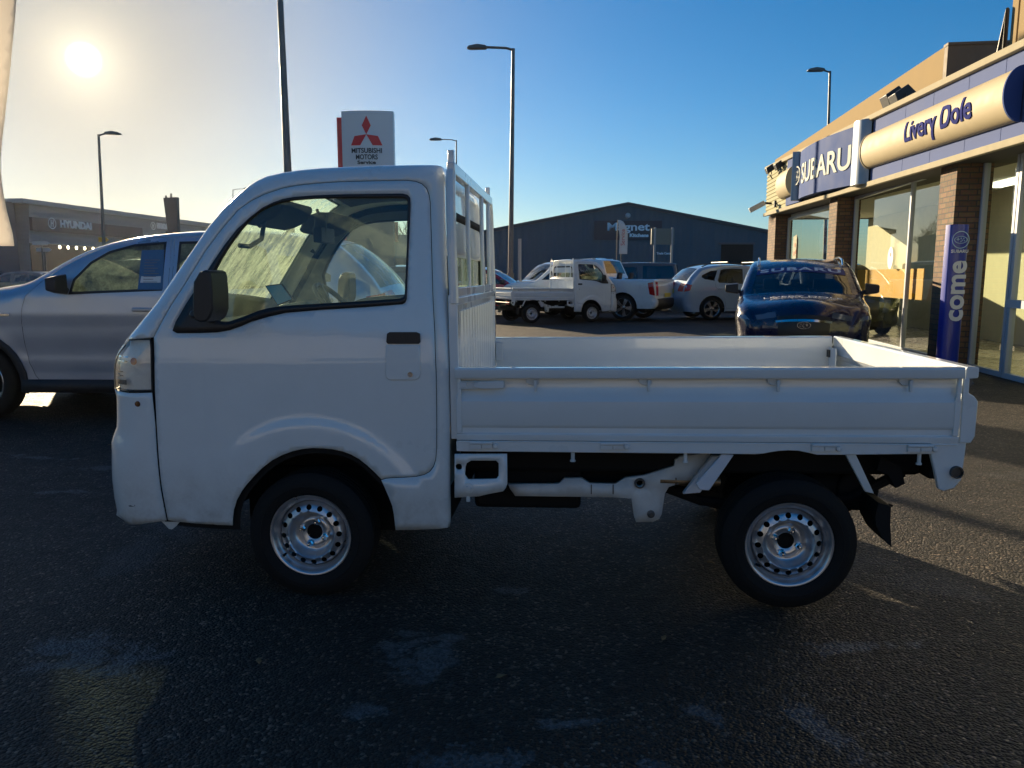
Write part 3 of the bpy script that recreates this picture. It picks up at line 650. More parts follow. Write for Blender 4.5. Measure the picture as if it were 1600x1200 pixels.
# frame below the gate with the raised arch over the wheel
for far in (0, 1):
    z0 = .627; pl = [(X0-.002, .668), (X0-.002, z0)]+[SP(*q) for q in ((1180, 710), (1193, 709), (1206, 706.5), (1217, 705), (1232, 704), (1247, 704.5), (1262, 707.5), (1277, 711), (1320, 711), (1400, 710), (1458, 709.5))]+[(SP(1460, 709)[0], .668)]
    b = MB(); V, F = cdt(pl, [], .2)
    n = len(pl); b.side(pl, .000, .016)
    b.box((X0, -.003, .664), (2.49, .014, .670))
    if far: mirror_pts(b)
    b.build('bed_frame', WHITE, truck, bevel=.003)
    # front bracket with its window
    op = [SP(*q) for q in ((710, 710), (792, 710), (792.5, 757), (790, 763), (786, 768), (765, 772), (748, 776), (710, 778))]
    hl = [SP(*q) for q in ((727, 730), (729, 724), (736, 720), (775, 720), (779, 724), (779, 744), (775, 749), (731, 750), (726, 743))]
    V, F = cdt(op, [hl, circ(*SP(716.5, 730), .013)], .05); b = MB(); b.add([(x, TW-.02 if far else .012, z) for x, z in V], F); fb = b.build('front_bracket', WHITE, truck, solid=.016, bevel=.002)
    b = MB(); q = SP(732, 763); b.lathe([(0, -.006), (.009, -.006), (.011, 0), (.020, .001), (.022, .006)], (q[0], 0, q[1]), 18); q = SP(731, 780); b.tube([(q[0], .01, q[1]+.01), (q[0], .01, q[1]-.012)], .008)
    if far: mirror_pts(b)
    b.build('bolt', WHITE_SAT, fb)
    # chassis rail
    V_ = .17 if not far else .17
    cr = [SP(a, c, .15) for a, c in ((794, 757), (863, 757), (874, 756), (882, 748), (909, 748), (922, 756), (962, 757), (978, 747), (1007, 743.5), (1054, 729), (1055, 720), (1063, 714), (1110, 708), (1106, 731), (1090, 747), (1045, 761), (1039, 771), (1034, 803), (1030, 811), (1021, 815), (994, 816), (991, 808), (987, 779), (957, 777), (805, 775), (797, 764))]
    ho1 = circ(*SP(999.5, 755, .15), .014); V, F = cdt(cr, [ho1], .06); b = MB(); b.add([(x, TW-.165 if far else .165, z) for x, z in V], F)
    cro = b.build('chassis_rail', WHITE_SAT, truck, solid=.03, bevel=.002)
    b = MB(); q = SP(1017, 803, .15); b.lathe([(0, .135), (.008, .135), (.010, .14), (.015, .142), (.016, .15)], (q[0], 0, q[1]), 14)
    for a, c2 in ((924, 757), (958, 757)): x_, z_ = SP(a, c2, .15); b.box((x_-.002, .147, z_-.04), (x_+.002, .15, z_))
    q = SP(999.5, 755, .15); b.lathe([(.014, .14), (.020, .14), (.022, .15)], (q[0], 0, q[1]), 20)
    if far: mirror_pts(b)
    b.build('bolt', DKSTEEL, cro)
    # stays over the rear wheel
    for k, qd in enumerate((((1129, 711), (1148, 712), (1109, 768), (1094, 767), (1088, 757)), ((1323, 711), (1339, 711), (1368, 773), (1354, 770)))):
        pl2 = [SP(*q) for q in qd]; b = MB(); b.side(pl2, .012, .030)
        pl3 = [SP(a, c2, .12) for a, c2 in (((1112, 711), (1134, 711), (1093, 768), (1066, 770)) if k == 0 else ((1326, 711), (1333, 711), (1358, 770), (1350, 768)))]
        if k == 0: b.side(pl3, .10, .13)
        if far: mirror_pts(b)
        b.build('mudguard_stay', WHITE_SAT if k else mat('bluish_white_stay', (.60, .64, .70), .35, coat=.4), truck, bevel=.003)
    for px in (895, 1072, 1440):
        q = SP(px, 715); b = MB(); b.tube([(q[0], .02, .630), (q[0], .02, .592)], .0075, 8); b.lathe([(.0075, 0), (.011, -.002), (.011, -.008), (0, -.008)], (q[0], .02, .594), 8, axis='z')
        if far: mirror_pts(b)
        b.build('rope_peg', WHITE_SAT, truck)
    # rear corner bracket and bumper bar
    rb = [SP(*q) for q in ((1455, 690), (1511, 690), (1508, 715), (1503, 750), (1492, 763), (1475, 768), (1467, 765), (1462, 740), (1455, 711))]
    b = MB(); b.side(rb, .002, .024)
    if far: mirror_pts(b)
    ro = b.build('rear_bracket', WHITE, truck, bevel=.004)
    q = SP(1494, 737.5); b = MB(); b.lathe([(.019, -.012), (.023, -.012), (.024, .02), (.019, .02)], (q[0], 0, q[1]), 24); b.lathe([(0, -.004), (.019, -.004)], (q[0], 0, q[1]), 20)
    if far: mirror_pts(b)
    b.build('bar_end', DKSTEEL, ro)
q = SP(1494, 737.5); b = MB(); b.tube([(q[0], .03, q[1]), (q[0], TW-.03, q[1])], .02, 12); b.tube([(q[0]+.04, .12, q[1]-.003), (q[0]+.04, TW-.12, q[1]-.003)], .014, 8); b.build('rear_bumper_bar', BLACK, truck)
# headboard with open guard frame
XG = .600; b = MB()
zt = 1.765; ym = .022
oppoly = [(ym, .672), (ym, 1.215), (TW-ym, 1.215), (TW-ym, .672)]
b.box((XG, ym, .672), (XG+.010, TW-ym, 1.215))
for k in range(15): y = .09+k*.09; b.prism([(y, .0), (y+.018, .012), (y+.036, .012), (y+.054, 0)], .76, 1.17, lambda a, c, h: (XG+.0102+c, a, h))
b.box((XG+.0, ym, 1.195), (XG+.028, TW-ym, 1.225)); b.box((XG-.01, ym-.004, .672), (XG+.026, ym+.05, 1.235)); b.box((XG-.01, TW-ym-.05, .672), (XG+.026, TW-ym+.004, 1.235))
hb = b.build('headboard', WHITE, truck, bevel=.004)
b = MB()
for yy in (.03, TW-.03):
    s = 1 if yy < 1 else -1
    b.tube([(XG+.012, yy, 1.2), (XG+.006, yy+s*.005, 1.5), (XG+.004, yy+s*.022, 1.66), (XG+.003, yy+s*.04, 1.705)], .019, 10)
    b.box((XG-.012, yy+s*.075-.014, 1.70), (XG+.012, yy+s*.075+.014, 1.785))
b.box((XG-.010, .055, 1.69), (XG+.020, TW-.055, 1.735))
for k, y in enumerate((.45, .96, 1.25)): b.tube([(XG+.014, y, 1.21), (XG+.012, y, 1.70)], .011, 8)
b.box((XG+.0, .05, 1.225), (XG+.022, TW-.05, 1.262))
b.build('guard_frame', WHITE, truck, bevel=.004)
for ya in (.03, TW-.07): b = MB(); b.box((XG+.03, ya, .83), (XG+.07, ya+.04, .93)); b.build('gate_catch', WHITE_SAT, truck, bevel=.003)
# ---------------- wheels
def rimprof(r):
    pts = [(.0, .060), (.033, .060), (.036, .052), (.060, .052), (.066, .058), (.078, .056), (.088, .040), (.094, .018), (.099, .012), (.104, .014), (.126, .022), (.133, .034), (.137, .052)]
    for (a, x), (c, y) in zip(pts, pts[1:]):
        if r <= c: return x+(y-x)*(r-a)/(c-a)
    return pts[-1][1]
HOLES = [circ(.1155*math.cos(a), .1155*math.sin(a), .0112, 12) for a in [2*math.pi*(k+.35)/16 for k in range(16)]]
ex = []
for rr in (.036, .048, .060, .066, .072, .078, .083, .088, .091, .094, .0965, .099, .102, .129, .133):
    ex += [(rr*math.cos(2*math.pi*k/40), rr*math.sin(2*math.pi*k/40)) for k in range(40)]
DV, DF = cdt(circ(0, 0, .137, 48), HOLES+[circ(0, 0, .033, 20)], .03, ex)
def kei_wheel(x, far, rt=.266, zc=None, inb=0.):
    zc = zc if zc else rt; fl = lambda mb: mirror_pts(mb) if far else None; off = .012+inb
    b = MB()
    prof = [(.168, .012), (.172, .004), (.180, .000), (.198, -.003), (.204, -.006), (.206, -.003), (.222, -.003), (.226, -.001), (.232, .002), (.250, .010), (.258, .018), (rt-.003, .024), (rt, .034)]
    for k in range(4): h = .034+k*.026; prof += [(rt, h+.018), (rt-.006, h+.020), (rt-.006, h+.024), (rt, h+.026)]
    prof += [(rt-.004, .146), (.25, .152), (.20, .158), (.165, .150)]
    b.lathe([(r, h+off) for r, h in prof], (x, 0, zc), 64); fl(b); to = b.build('tyre', RUBBER, wheel_root, smooth=40)
    b = MB(); rp = [(.160, .148), (.158, .09), (.137, .075), (.137, .052), (.140, .038), (.146, .030), (.1515, .026), (.1535, .014), (.158, .007), (.1635, .004), (.168, .004), (.170, .008), (.169, .013)]
    b.lathe([(r, h+off) for r, h in rp], (x, 0, zc), 64)
    a = R(17 if not far else 40); vs = [(x+p*math.cos(a)-q*math.sin(a), rimprof(math.hypot(p, q))+off, zc+p*math.sin(a)+q*math.cos(a)) for p, q in DV]
    b.add(vs, DF); fl(b); rim = b.build('rim', STEEL, wheel_root, smooth=50, recalc=True)
    for k in range(4):
        t = a+R(45+8)+k*math.pi/2; cx, cz = x+.0495*math.cos(t), zc+.0495*math.sin(t); b = MB()
        b.lathe([(0, .020+off), (.005, .021+off), (.0085, .026+off), (.0095, .038+off), (.015, .042+off), (.015, .052+off)], (cx, 0, cz), 6); fl(b); b.build('wheel_nut', CHROME, wheel_root)
    b = MB(); b.lathe([(0, .075+off), (.028, .072+off), (.034, .062+off), (.034, .10+off), (.15, .105+off), (.15, .2+off), (0, .2+off)], (x, 0, zc), 24); fl(b); b.build('hub', UNDER, wheel_root)
    b = MB(); t = a+R(200); b.tube([(x+.146*math.cos(t), off+.03, zc+.146*math.sin(t)), (x+.138*math.cos(t), off-.004, zc+.138*math.sin(t))], .005, 6); fl(b); b.build('tyre_valve', RUBBER, wheel_root)
for nx, zc in ((.004, .268), (1.902, .262)):
    for far in (0, 1):
        wheel_root = bpy.data.objects.new('wheel', None); C.objects.link(wheel_root); wheel_root.parent = truck; wheel_root.empty_display_size = .1
        kei_wheel(nx, far, zc-.0005 if nx > 1 else .258, zc)
# underneath: tank, axle, exhaust, springs, mud flap
b = MB(); b.box((.83, .30, .38), (1.60, 1.15, .60)); b.box((.65, .22, .33), (1.1, .5, .55)); b.box((.6, .18, .50), (2.45, .26, .62)); b.box((.6, 1.2, .50), (2.45, 1.28, .62)); b.box((.62, .5, .3), (1.3, 1.0, .5)); b.build('fuel_tank', UNDER, truck, bevel=.02)
b = MB(); b.tube([(1.902, .14, .265), (1.902, TW-.14, .265)], .035, 12); b.lathe([(0, -.13), (.09, -.09), (.12, 0), (.09, .09), (0, .13)], (1.902, .74, .265), 16); b.build('rear_axle', UNDER, truck)
for y in (.24, TW-.24): b = MB(); b.tube([(1.36, y, .46), (1.6, y, .37), (1.9, y, .345), (2.2, y, .39), (2.40, y, .50)], .022, 8); b.build('leaf_spring', UNDER, truck)
b = MB(); b.tube([(1.42, .17, .475), (1.66, .17, .47)], .022, 12); b.tube([(1.48, .17, .475), (1.485, .17, .475)], .026, 12); b.build('exhaust_pipe', mat('rusty_pipe', (.20, .14, .08), .4, .7, var=.5, vscale=25), truck)
b = MB(); b.tube([(2.06, .36, .40), (2.24, .36, .40)], .10, 20); b.tube([(2.235, .25, .415), (2.235, 1.2, .415)], .085, 18); b.box((2.0, .24, .5), (2.36, 1.2, .62)); b.build('exhaust_box', UNDER, truck, bevel=.01)
for ya, yb in ((.05, .22), (TW-.22, TW-.05)): b = MB(); b.side([SP(a, c2, .1) for a, c2 in ((1360, 800), (1361, 815), (1372, 835), (1385, 848), (1383, 812), (1384, 785), (1365, 780))], ya, yb); b.build('mud_flap', RUBBER, truck)
b = MB(); hk = [SP(a, c2, .2) for a, c2 in ((1380, 808), (1390, 806), (1396, 800), (1397, 794), (1402, 796))]; b.tube([(x, .25, z) for x, z in hk], .006, 6); b.build('spare_hook', UNDER, truck)
for ya, yb in ((.10, .16), (TW-.16, TW-.10)): b = MB(); b.side([SP(a, c2, .1) for a, c2 in ((1395, 722), (1408, 730), (1414, 756), (1400, 763), (1388, 742), (1370, 735), (1376, 716))], ya, yb); b.build('rear_shackle', UNDER, truck)
b = MB(); b.box((2.42, .42, .47), (2.50, 1.05, .60)); b.box((2.46, .14, .50), (2.51, .38, .60)); b.box((2.46, TW-.38, .50), (2.51, TW-.14, .60)); b.build('rear_crossmember', UNDER, truck)
for far in (0, 1):
    b = MB(); b.box((2.511, .15, .505), (2.535, .37, .595))
    if far: mirror_pts(b)
    b.build('tail_light', REDL, truck, bevel=.006)

# second truck of the same kind, facing the other way across the yard
truck2 = copy_tree(truck)
truck2['label'] = 'smaller looking white mini flatbed truck far across the yard, facing right behind the foreground flatbed'
rz = R(205); rot = Matrix.Rotation(rz, 4, 'Z'); mid = atY(878.5, 481, 21.4); off = rot @ Vector((.95, 1.44, 0))
truck2.location = (mid.x-off.x, mid.y-off.y, -.0099); truck2.rotation_euler = (0, -RAKE, rz)

# ================================================================== CARS
PAINTS = dict(silver=mat('silver_paint', (.42, .47, .55), .30, .55, .8, var=.03, vscale=3), navy=mat('dark_blue_paint', (.002, .005, .042), .25, .0, .8, var=.05),
              red=mat('red_paint', (.30, .008, .02), .25, .1, 1.), ice=mat('silver_blue_paint', (.36, .48, .62), .28, .25, .9), steelblue=mat('mid_blue_paint', (.05, .19, .34), .25, .3, 1.),
              black=mat('black_paint', (.012, .013, .016), .25, .1, 1.), grey=mat('grey_paint', (.08, .085, .09), .28, .4, 1.), olive=mat('olive_paint', (.075, .085, .045), .25, .4, 1.), white=WHITE,
              cream=mat('pale_gold_paint', (.45, .42, .34), .25, .3, .9))
CLAD = mat('black_cladding', (.02, .02, .022), .6, bump=.2, bscale=300)
ALLOY = mat('alloy', (.42, .43, .45), .25, .85)
WHEEL_ME = {}
def wheel_meshes(r, ns, alloy):
    key = (r, ns, alloy.name)
    if key in WHEEL_ME: return WHEEL_ME[key]
    rr = r*.70; b = MB()
    b.lathe([(rr, .012), (rr+.01, .003), (rr+.04, -.004), (r-.035, .004), (r-.012, .018), (r, .04), (r, .18), (r-.02, .21), (rr, .215)], n=40); t = b.build('tyre', RUBBER, smooth=40)
    b = MB(); b.lathe([(rr-.018, .20), (rr-.03, .05), (rr-.018, .016), (rr-.004, .006), (rr+.002, .010), (rr+.002, .03)], n=40)
    b.lathe([(0, .014), (.03, .014), (.045, .020), (.075, .026), (.08, .05)], n=24)
    for k in range(ns):
        a = 2*math.pi*k/ns
        for da in (-.13, .13) if ns == 5 else (0,):
            c, s_ = math.cos(a), math.sin(a); w = .030 if ns == 5 else .028
            pts = [(.05, -w*.8), (rr-.012, -w+da*rr), (rr-.012, w*.7+da*rr), (.05, w*.8)]
            b.prism([(p*c-q*s_, p*s_+q*c) for p, q in pts], .020, .045, lambda x, z, h: (x, h, z))
    w = b.build('rim', alloy, smooth=35)
    b = MB(); b.lathe([(0, .10), (rr-.03, .10)], n=24); d = b.build('brake_disc', UNDER, smooth=0)
    for o in (t, w, d): C.objects.unlink(o)
    WHEEL_ME[key] = (t, w, d); return WHEEL_ME[key]
def add_wheel(root, x, W, z, r, far, ns=5, alloy=None, rot=0., sink=.015):
    e = bpy.data.objects.new('wheel', None); C.objects.link(e); e.parent = root; e.empty_display_size = .1
    e.location = (x, W-sink if far else sink, z); e.rotation_euler = (0, rot, math.pi if far else 0)
    for o in wheel_meshes(r, ns, alloy or ALLOY):
        c = o.copy(); C.objects.link(c); c.parent = e
SUV = dict(L=4.45, H=1.60, W=1.80,
    chain=[(.16, .20, .16, 'bumper', .10), (.05, .26, .26, 'bumper', .16), (.0, .42, .30, 'bumper', .20), (-.01, .60, .30, 'nose', .22), (.03, .74, .28, 'nose', .20), (.14, .86, .20, 'hood', .14), (.36, .93, .15, 'hood', .08), (.75, .99, .12, 'hood', .05),
           (1.12, 1.035, .11, 'cowl', .05), (1.18, 1.05, .11, 'glass', .05), (1.55, 1.28, .10, 'glass', .07), (1.85, 1.45, .09, 'roof', .06), (2.10, 1.53, .08, 'roof', .05), (2.5, 1.58, .07, 'roof', .04), (3.0, 1.60, .07, 'roof', .04), (3.5, 1.575, .07, 'roof', .04), (3.88, 1.51, .08, 'roof', .04),
           (3.98, 1.47, .09, 'rglass', .05), (4.22, 1.25, .10, 'rglass', .06), (4.34, 1.08, .12, 'tail', .06), (4.42, .95, .14, 'tail', .07), (4.44, .78, .18, 'rbump', .10), (4.46, .58, .22, 'rbump', .14), (4.42, .36, .22, 'rbump', .12), (4.34, .24, .16, 'rbump', .1)],
    doors=[([(1.22, .34), (1.14, .62), (1.14, .90), (1.25, 1.02), (1.60, 1.26), (1.93, 1.435), (2.18, 1.49), (2.42, 1.515), (2.47, 1.51), (2.50, 1.05), (2.46, .60), (2.44, .34)],
            [(1.40, 1.035), (1.62, 1.20), (1.92, 1.38), (2.20, 1.45), (2.40, 1.47), (2.43, 1.045)]),
           ([(2.475, .34), (2.495, .60), (2.53, 1.05), (2.50, 1.515), (2.9, 1.53), (3.2, 1.515), (3.36, 1.49), (3.50, 1.18), (3.46, .95), (3.28, .80), (3.15, .60), (3.10, .34)],
            [(2.60, 1.05), (2.58, 1.475), (2.9, 1.49), (3.18, 1.475), (3.28, 1.45), (3.40, 1.15), (3.36, 1.08)])],
    quarter=[(3.50, 1.14), (3.38, 1.44), (3.60, 1.42), (3.88, 1.30), (3.90, 1.24), (3.80, 1.18)], ax=(.88, 3.55), wr=.335, sill=.24, belt=1.02)
VAN = dict(L=4.9, H=1.80, W=1.87,
    chain=[(.12, .30, .12, 'bumper', .06), (.02, .38, .18, 'bumper', .08), (.0, .60, .20, 'nose', .10), (.03, .90, .18, 'nose', .10), (.12, 1.02, .14, 'hood', .08), (.45, 1.08, .10, 'hood', .05), (1.2, 1.13, .09, 'cowl', .05),
           (1.25, 1.15, .09, 'glass', .05), (1.75, 1.58, .08, 'glass', .06), (1.98, 1.72, .07, 'roof', .05), (2.4, 1.78, .07, 'roof', .04), (3.2, 1.80, .07, 'roof', .04), (4.2, 1.79, .07, 'roof', .03), (4.66, 1.76, .07, 'roof', .03),
           (4.69, 1.73, .06, 'rglass', .03), (4.80, 1.20, .06, 'tail', .03), (4.86, 1.17, .07, 'tail', .04), (4.88, .95, .10, 'tail', .04), (4.89, .64, .12, 'rbump', .06), (4.92, .56, .12, 'rbump', .06), (4.90, .42, .10, 'rbump', .05), (4.82, .34, .08, 'rbump', .05)],
    doors=[([(1.30, .42), (1.22, .8), (1.26, 1.12), (1.75, 1.52), (2.0, 1.68), (2.45, 1.71), (2.50, 1.15), (2.46, .42)], [(1.48, 1.17), (1.80, 1.45), (2.05, 1.62), (2.40, 1.645), (2.42, 1.18)]),
           ([(2.49, .42), (2.53, 1.15), (2.48, 1.71), (3.10, 1.72), (3.28, 1.68), (3.34, 1.15), (3.28, .86), (3.18, .42)], [(2.60, 1.18), (2.58, 1.65), (3.05, 1.66), (3.18, 1.62), (3.24, 1.18)])],
    quarter=[(3.42, 1.18), (3.40, 1.68), (4.56, 1.68), (4.68, 1.20)], ax=(.98, 4.02), wr=.385, sill=.36, belt=1.14)
PICK = dict(VAN, L=5.15,
    chain=VAN['chain'][:12]+[(3.0, 1.795, .07, 'roof', .03), (3.36, 1.77, .07, 'roof', .03), (3.42, 1.72, .07, 'rglass', .02), (3.60, 1.24, .07, 'bed', .02), (3.66, 1.20, .05, 'bed', .0), (5.03, 1.20, .05, 'bed', .0),
           (5.10, 1.18, .06, 'tail', .02), (5.13, .95, .08, 'tail', .03), (5.13, .66, .10, 'rbump', .04), (5.19, .58, .12, 'rbump', .06), (5.17, .44, .10, 'rbump', .05), (5.08, .36, .08, 'rbump', .05)],
    doors=[VAN['doors'][0], ([(2.49, .42), (2.53, 1.15), (2.48, 1.71), (3.02, 1.72), (3.26, 1.68), (3.42, 1.18), (3.36, .86), (3.26, .42)], [(2.60, 1.18), (2.58, 1.65), (2.98, 1.66), (3.17, 1.62), (3.30, 1.20)])],
    quarter=None, ax=(.98, 4.15))
def scaled(st, L, H, W):
    a, c = L/st['L'], H/st['H']; f = lambda pl: [(x*a, z*c) for x, z in pl]
    return dict(L=L, H=H, W=W, chain=[(x*a, z*c, r, t, k) for x, z, r, t, k in st['chain']], doors=[(f(d), f(w)) for d, w in st['doors']], quarter=f(st['quarter']) if st['quarter'] else None, ax=tuple(x*a for x in st['ax']), wr=st['wr'], sill=st['sill']*c, belt=st['belt']*c)
def make_car(name, label, cat, loc, rz, paint, st, grid=.09, clad=True, alloy=None, ns=5, rails=False, tint=None, group=None, interior=True, seats=DARKCLOTH, mirrors=True, bright_trim=False, rear_black=False):
    root = empty(name, label, cat, loc, rz, group); W = st['W']; p = PAINTS[paint]; G = tint or CARGLASS; bl = st['belt']
    ch = densify(chaikin(st['chain'], 1), .05 if grid < .08 else .09)
    tum = lambda z: (.30*(z-bl)**1.1 if z > bl else 0)+(.05*(bl-z)/bl if z < bl else 0)*(1 if z < .5 else max(0, (bl-z))/bl)
    def bump(x, z):
        s = 0
        for a in st['ax']: s -= .012*max(0, 1-abs(math.hypot(x-a, z-st['wr'])-st['wr']-.10)/.08)
        return s-.014*math.exp(-((z-bl*.86)/.035)**2)+.012*math.exp(-((z-bl*.55)/.10)**2)
    S = Shell(ch, W, tum, 1.25, bump); n = len(ch)-1
    # bottom edge with wheel arches
    bot = [(ch[-1][0], ch[-1][1])]; ra = st['wr']+.055
    for a in st['ax'][::-1]:
        a0 = math.asin(max(-1, min(1, (st['sill']-st['wr'])/ra)))
        bot += [(a+ra*math.cos(t), st['wr']+ra*math.sin(t)) for t in [a0+(math.pi-2*a0)*k/14 for k in range(15)]]
    bot += [(ch[0][0], ch[0][1])]
    outline = [(ch[0][0], ch[0][1])]+S.inchain(0, n)+bot[:-1]
    b = MB(); ig, irg = S.idx('glass'), S.idx('rglass')
    for far in (0, 1): S.sidemesh(b, outline, [inset(d, -.001) for d, w in st['doors']]+([st['quarter']] if st['quarter'] else []), far, grid=grid); S.strip(b, 0, n, far)
    S.cross(b, 0, ig[0]); S.cross(b, ig[1], irg[0]); S.cross(b, irg[1], n)
    for g in (ig, irg): S.cross(b, g[0], g[1], -1, -.92, 2); S.cross(b, g[0], g[1], .92, 1, 2)
    b.build('body', p, root, recalc=False)
    b = MB(); S.cross(b, ig[0], ig[1], -.92, .92, 14, -.003); b.build('windscreen', G, root, recalc=False)
    b = MB(); S.cross(b, irg[0], irg[1], -.92, .92, 14, -.003); b.build('rear_window', G, root, recalc=False)
    for far in (0, 1):
        for d, w in st['doors']:
            b = MB(); S.sidemesh(b, inset(d, .003), [w], far, grid=grid); do = b.build('door', p, root, recalc=False)
            b = MB(); S.sidemesh(b, inset(w, .0), [inset(w, .022)], far, off=.002, grid=grid, fine=False); b.build('window_trim', BLACK, do, recalc=False)
            b = MB(); S.sidemesh(b, inset(w, .012), [], far, off=.008, grid=grid*1.5, fine=False); b.build('window_glass', G, do, recalc=False)
            xr = max(x for x, z in d)-.12; zh = bl*.90; b = MB(); b.box((xr-.20, .008+S.v(xr-.1, zh)-.045, zh-.018), (xr, S.v(xr-.1, zh)-.015, zh+.018))
            if far:
                for q in b.v: q.y = W-q.y
            b.build('door_handle', p, do, bevel=.012)
        if st['quarter']: b = MB(); S.sidemesh(b, st['quarter'], [], far, off=.002, grid=grid*1.5, fine=False); b.build('quarter_window', DARKGLASS if tint is None else G, root, recalc=False)
        if clad:
            for a in st['ax']:
                arc = [(a+(ra+.002)*math.cos(t), st['wr']+(ra+.002)*math.sin(t)) for t in [R(-12)+R(204)*k/18 for k in range(19)]]; arc2 = [(a+(ra+.07)*math.cos(t), st['wr']+(ra+.07)*math.sin(t)) for t in [R(-12)+R(204)*k/18 for k in range(19)]]
                b = MB(); S.sidemesh(b, arc+arc2[::-1], [], far, off=-.006, grid=.12, fine=False); b.build('arch_trim', CLAD, root, recalc=False, solid=.01)
        s0, s1 = st['ax'][0]+ra+.02, st['ax'][1]-ra-.02
        b = MB(); S.sidemesh(b, [(s0, st['sill']-.02), (s1, st['sill']-.02), (s1, st['sill']+(.10 if clad else .02)), (s0, st['sill']+(.10 if clad else .02))], [], far, off=-.008, grid=.15, fine=False); b.build('sill', CLAD, root, recalc=False, solid=.012)
        if mirrors:
            mx, mz = st['doors'][0][0][3][0]+.22+st.get('mx', 0), bl+.10; b = MB(); b.tube([(mx, .10, mz-.06), (mx-.02, -.05, mz-.03)], .03, 8)
            b.add([(mx-.10, -.02, mz-.07), (mx+.03, -.02, mz-.08), (mx+.03, -.20, mz-.06), (mx-.05, -.22, mz-.04), (mx-.10, -.02, mz+.08), (mx+.03, -.02, mz+.10), (mx+.03, -.20, mz+.08), (mx-.05, -.22, mz+.06)], [(0, 1, 2, 3), (4, 7, 6, 5), (0, 4, 5, 1), (1, 5, 6, 2), (2, 6, 7, 3), (3, 7, 4, 0)])
            if far:
                for q in b.v: q.y = W-q.y
            b.build('door_mirror', p if not clad else BLACK, root, bevel=.025)
        # lamps
        k0 = next(i for i, c in enumerate(ch) if c[3] == 'nose' and c[1] > .66*st['H']/1.6*.98 if True); k1 = next(i for i, c in enumerate(ch) if c[3] == 'hood')
        arc = lambda kk: sum(math.hypot(ch[j+1][0]-ch[j][0], ch[j+1][1]-ch[j][1]) for j in range(kk, k1))
        kh = kl = k1
        while kh > 0 and arc(kh) < .05: kh -= 1
        while kl > 0 and arc(kl) < .15: kl -= 1
        b = MB(); S.cross(b, kl, kh, *((.58, 1.0) if far else (-1.0, -.58)), 6, .006)
        hx = ch[kl][0]; zt, zb = ch[kh][1], ch[kl][1]
        lp = [(hx+.02, zb), (hx+.42, zt+.0), (hx+.40, zt+.03), (hx+.08, zt-.0)]
        S.sidemesh(b, lp, [], far, off=-.006, grid=.05); b.build('headlight', mat('headlamp', (.14, .16, .20), .12, .3, 1.), root, recalc=False)
        t0 = next(i for i, c in enumerate(ch) if c[3] == 'tail'); t1 = next(i for i, c in enumerate(ch) if c[3] == 'rbump'); w0 = .80 if st['H'] > 1.7 else .58
        b = MB(); S.cross(b, t0+1, t1, *((w0, 1.0) if far else (-1.0, -w0)), 4, .006)
        tx = ch[t1][0]; S.sidemesh(b, [(tx-.01, ch[t1][1]), (tx-.16, ch[t1][1]+.04), (tx-.22, ch[t0+1][1]-.03), (tx-.06, ch[t0+1][1])], [], far, off=-.006, grid=.05); b.build('tail_light', REDL, root, recalc=False)
        if rails:
            zr = st['H']; xa = .42*st['L']; pts = [(xa+(.86*st['L']-xa)*k/10, 0, 0) for k in range(11)]; q2 = []
            for i, (x, _, _) in enumerate(pts):
                zz = max(c[1] for c in ch if abs(c[0]-x) < .15); q2.append((x, (W-.27 if far else .27), zz+(.0 if i in (0, 10) else .045)))
            b = MB(); b.tube(q2, .018, 8); b.build('roof_rail', BLACK if paint != 'navy' else CHROME, root)
        for a in st['ax']: add_wheel(root, a, W, st['wr'], st['wr'], far, ns, alloy, rot=random.random()*2)
    # grille, bumper mouth, plates
    kb = [i for i, c in enumerate(ch) if c[3] == 'bumper'][-1]
    b = MB(); S.cross(b, kb-.6, kl+.1, -.56, .56, 12, .006); b.build('grille', BLACK, root, recalc=False)
    b = MB(); S.cross(b, 1, kb-1.2, -.80, .80, 12, .006); b.build('lower_grille', CLAD, root, recalc=False)
    c0 = S.cp(t1+.5, 0); b = MB(); b.box((c0.x+.012, W/2-.26, c0.z-.06+.05), (c0.x+.02, W/2+.26, c0.z+.055+.05)); b.build('number_plate', mat('yellow_plate', (.75, .6, .05), .4), root)
    if rear_black:
        b = MB(); S.cross(b, t1+1, n, -.98, .98, 10, .012); b.build('rear_bumper', CLAD, root, recalc=False)
    # floor, seats
    b = MB(); b.box((.25, .12, st['sill']-.02), (st['L']-.3, W-.12, st['sill']+.1)); b.box((.25, .25, .25), (st['ax'][0]+.4, W-.25, bl-.28)); b.box((st['ax'][1]-.4, .25, .3), (st['L']-.35, W-.25, bl-.32))
    for a in st['ax']:
        b.box((a-ra, .26, .3), (a+ra, W-.26, st['wr']+ra)); 
    b.build('underbody', UNDER, root)
    if interior:
        cx = st['doors'][0][0][3][0]; b = MB(); b.side([(cx-.05, .6), (cx-.08, bl-.02), (cx+.22, bl+.02), (cx+.42, bl-.05), (cx+.35, .6)], .1, W-.1); b.build('dashboard', seats, root)
        for sx in (cx+1.0, cx+1.95):
            for y in (.22, W-.74):
                b = MB(Matrix.Translation((sx, y, st['sill']+.1)) @ Matrix.Rotation(R(10), 4, 'Y')); b.box((-.5, 0, 0), (0, .52, .28)); b.box((-.10, 0, 0), (.06, .52, bl-st['sill']-.02)); b.box((-.04, .13, bl-st['sill']-.03), (.05, .39, bl-st['sill']+.17)); b.build('seat', seats, root, bevel=.03)
        b = MB(); b.lathe([(.17, -.012), (.185, 0), (.17, .012), (.16, 0), (.17, -.012)], n=20, axis='x'); M_ = Matrix.Translation((cx+.52, W*.73, bl-.08)) @ Matrix.Rotation(R(-25), 4, 'Y')
        b.v = [M_ @ q for q in b.v]; b.build('steering_wheel', BLACK, root)
    return root, S, ch

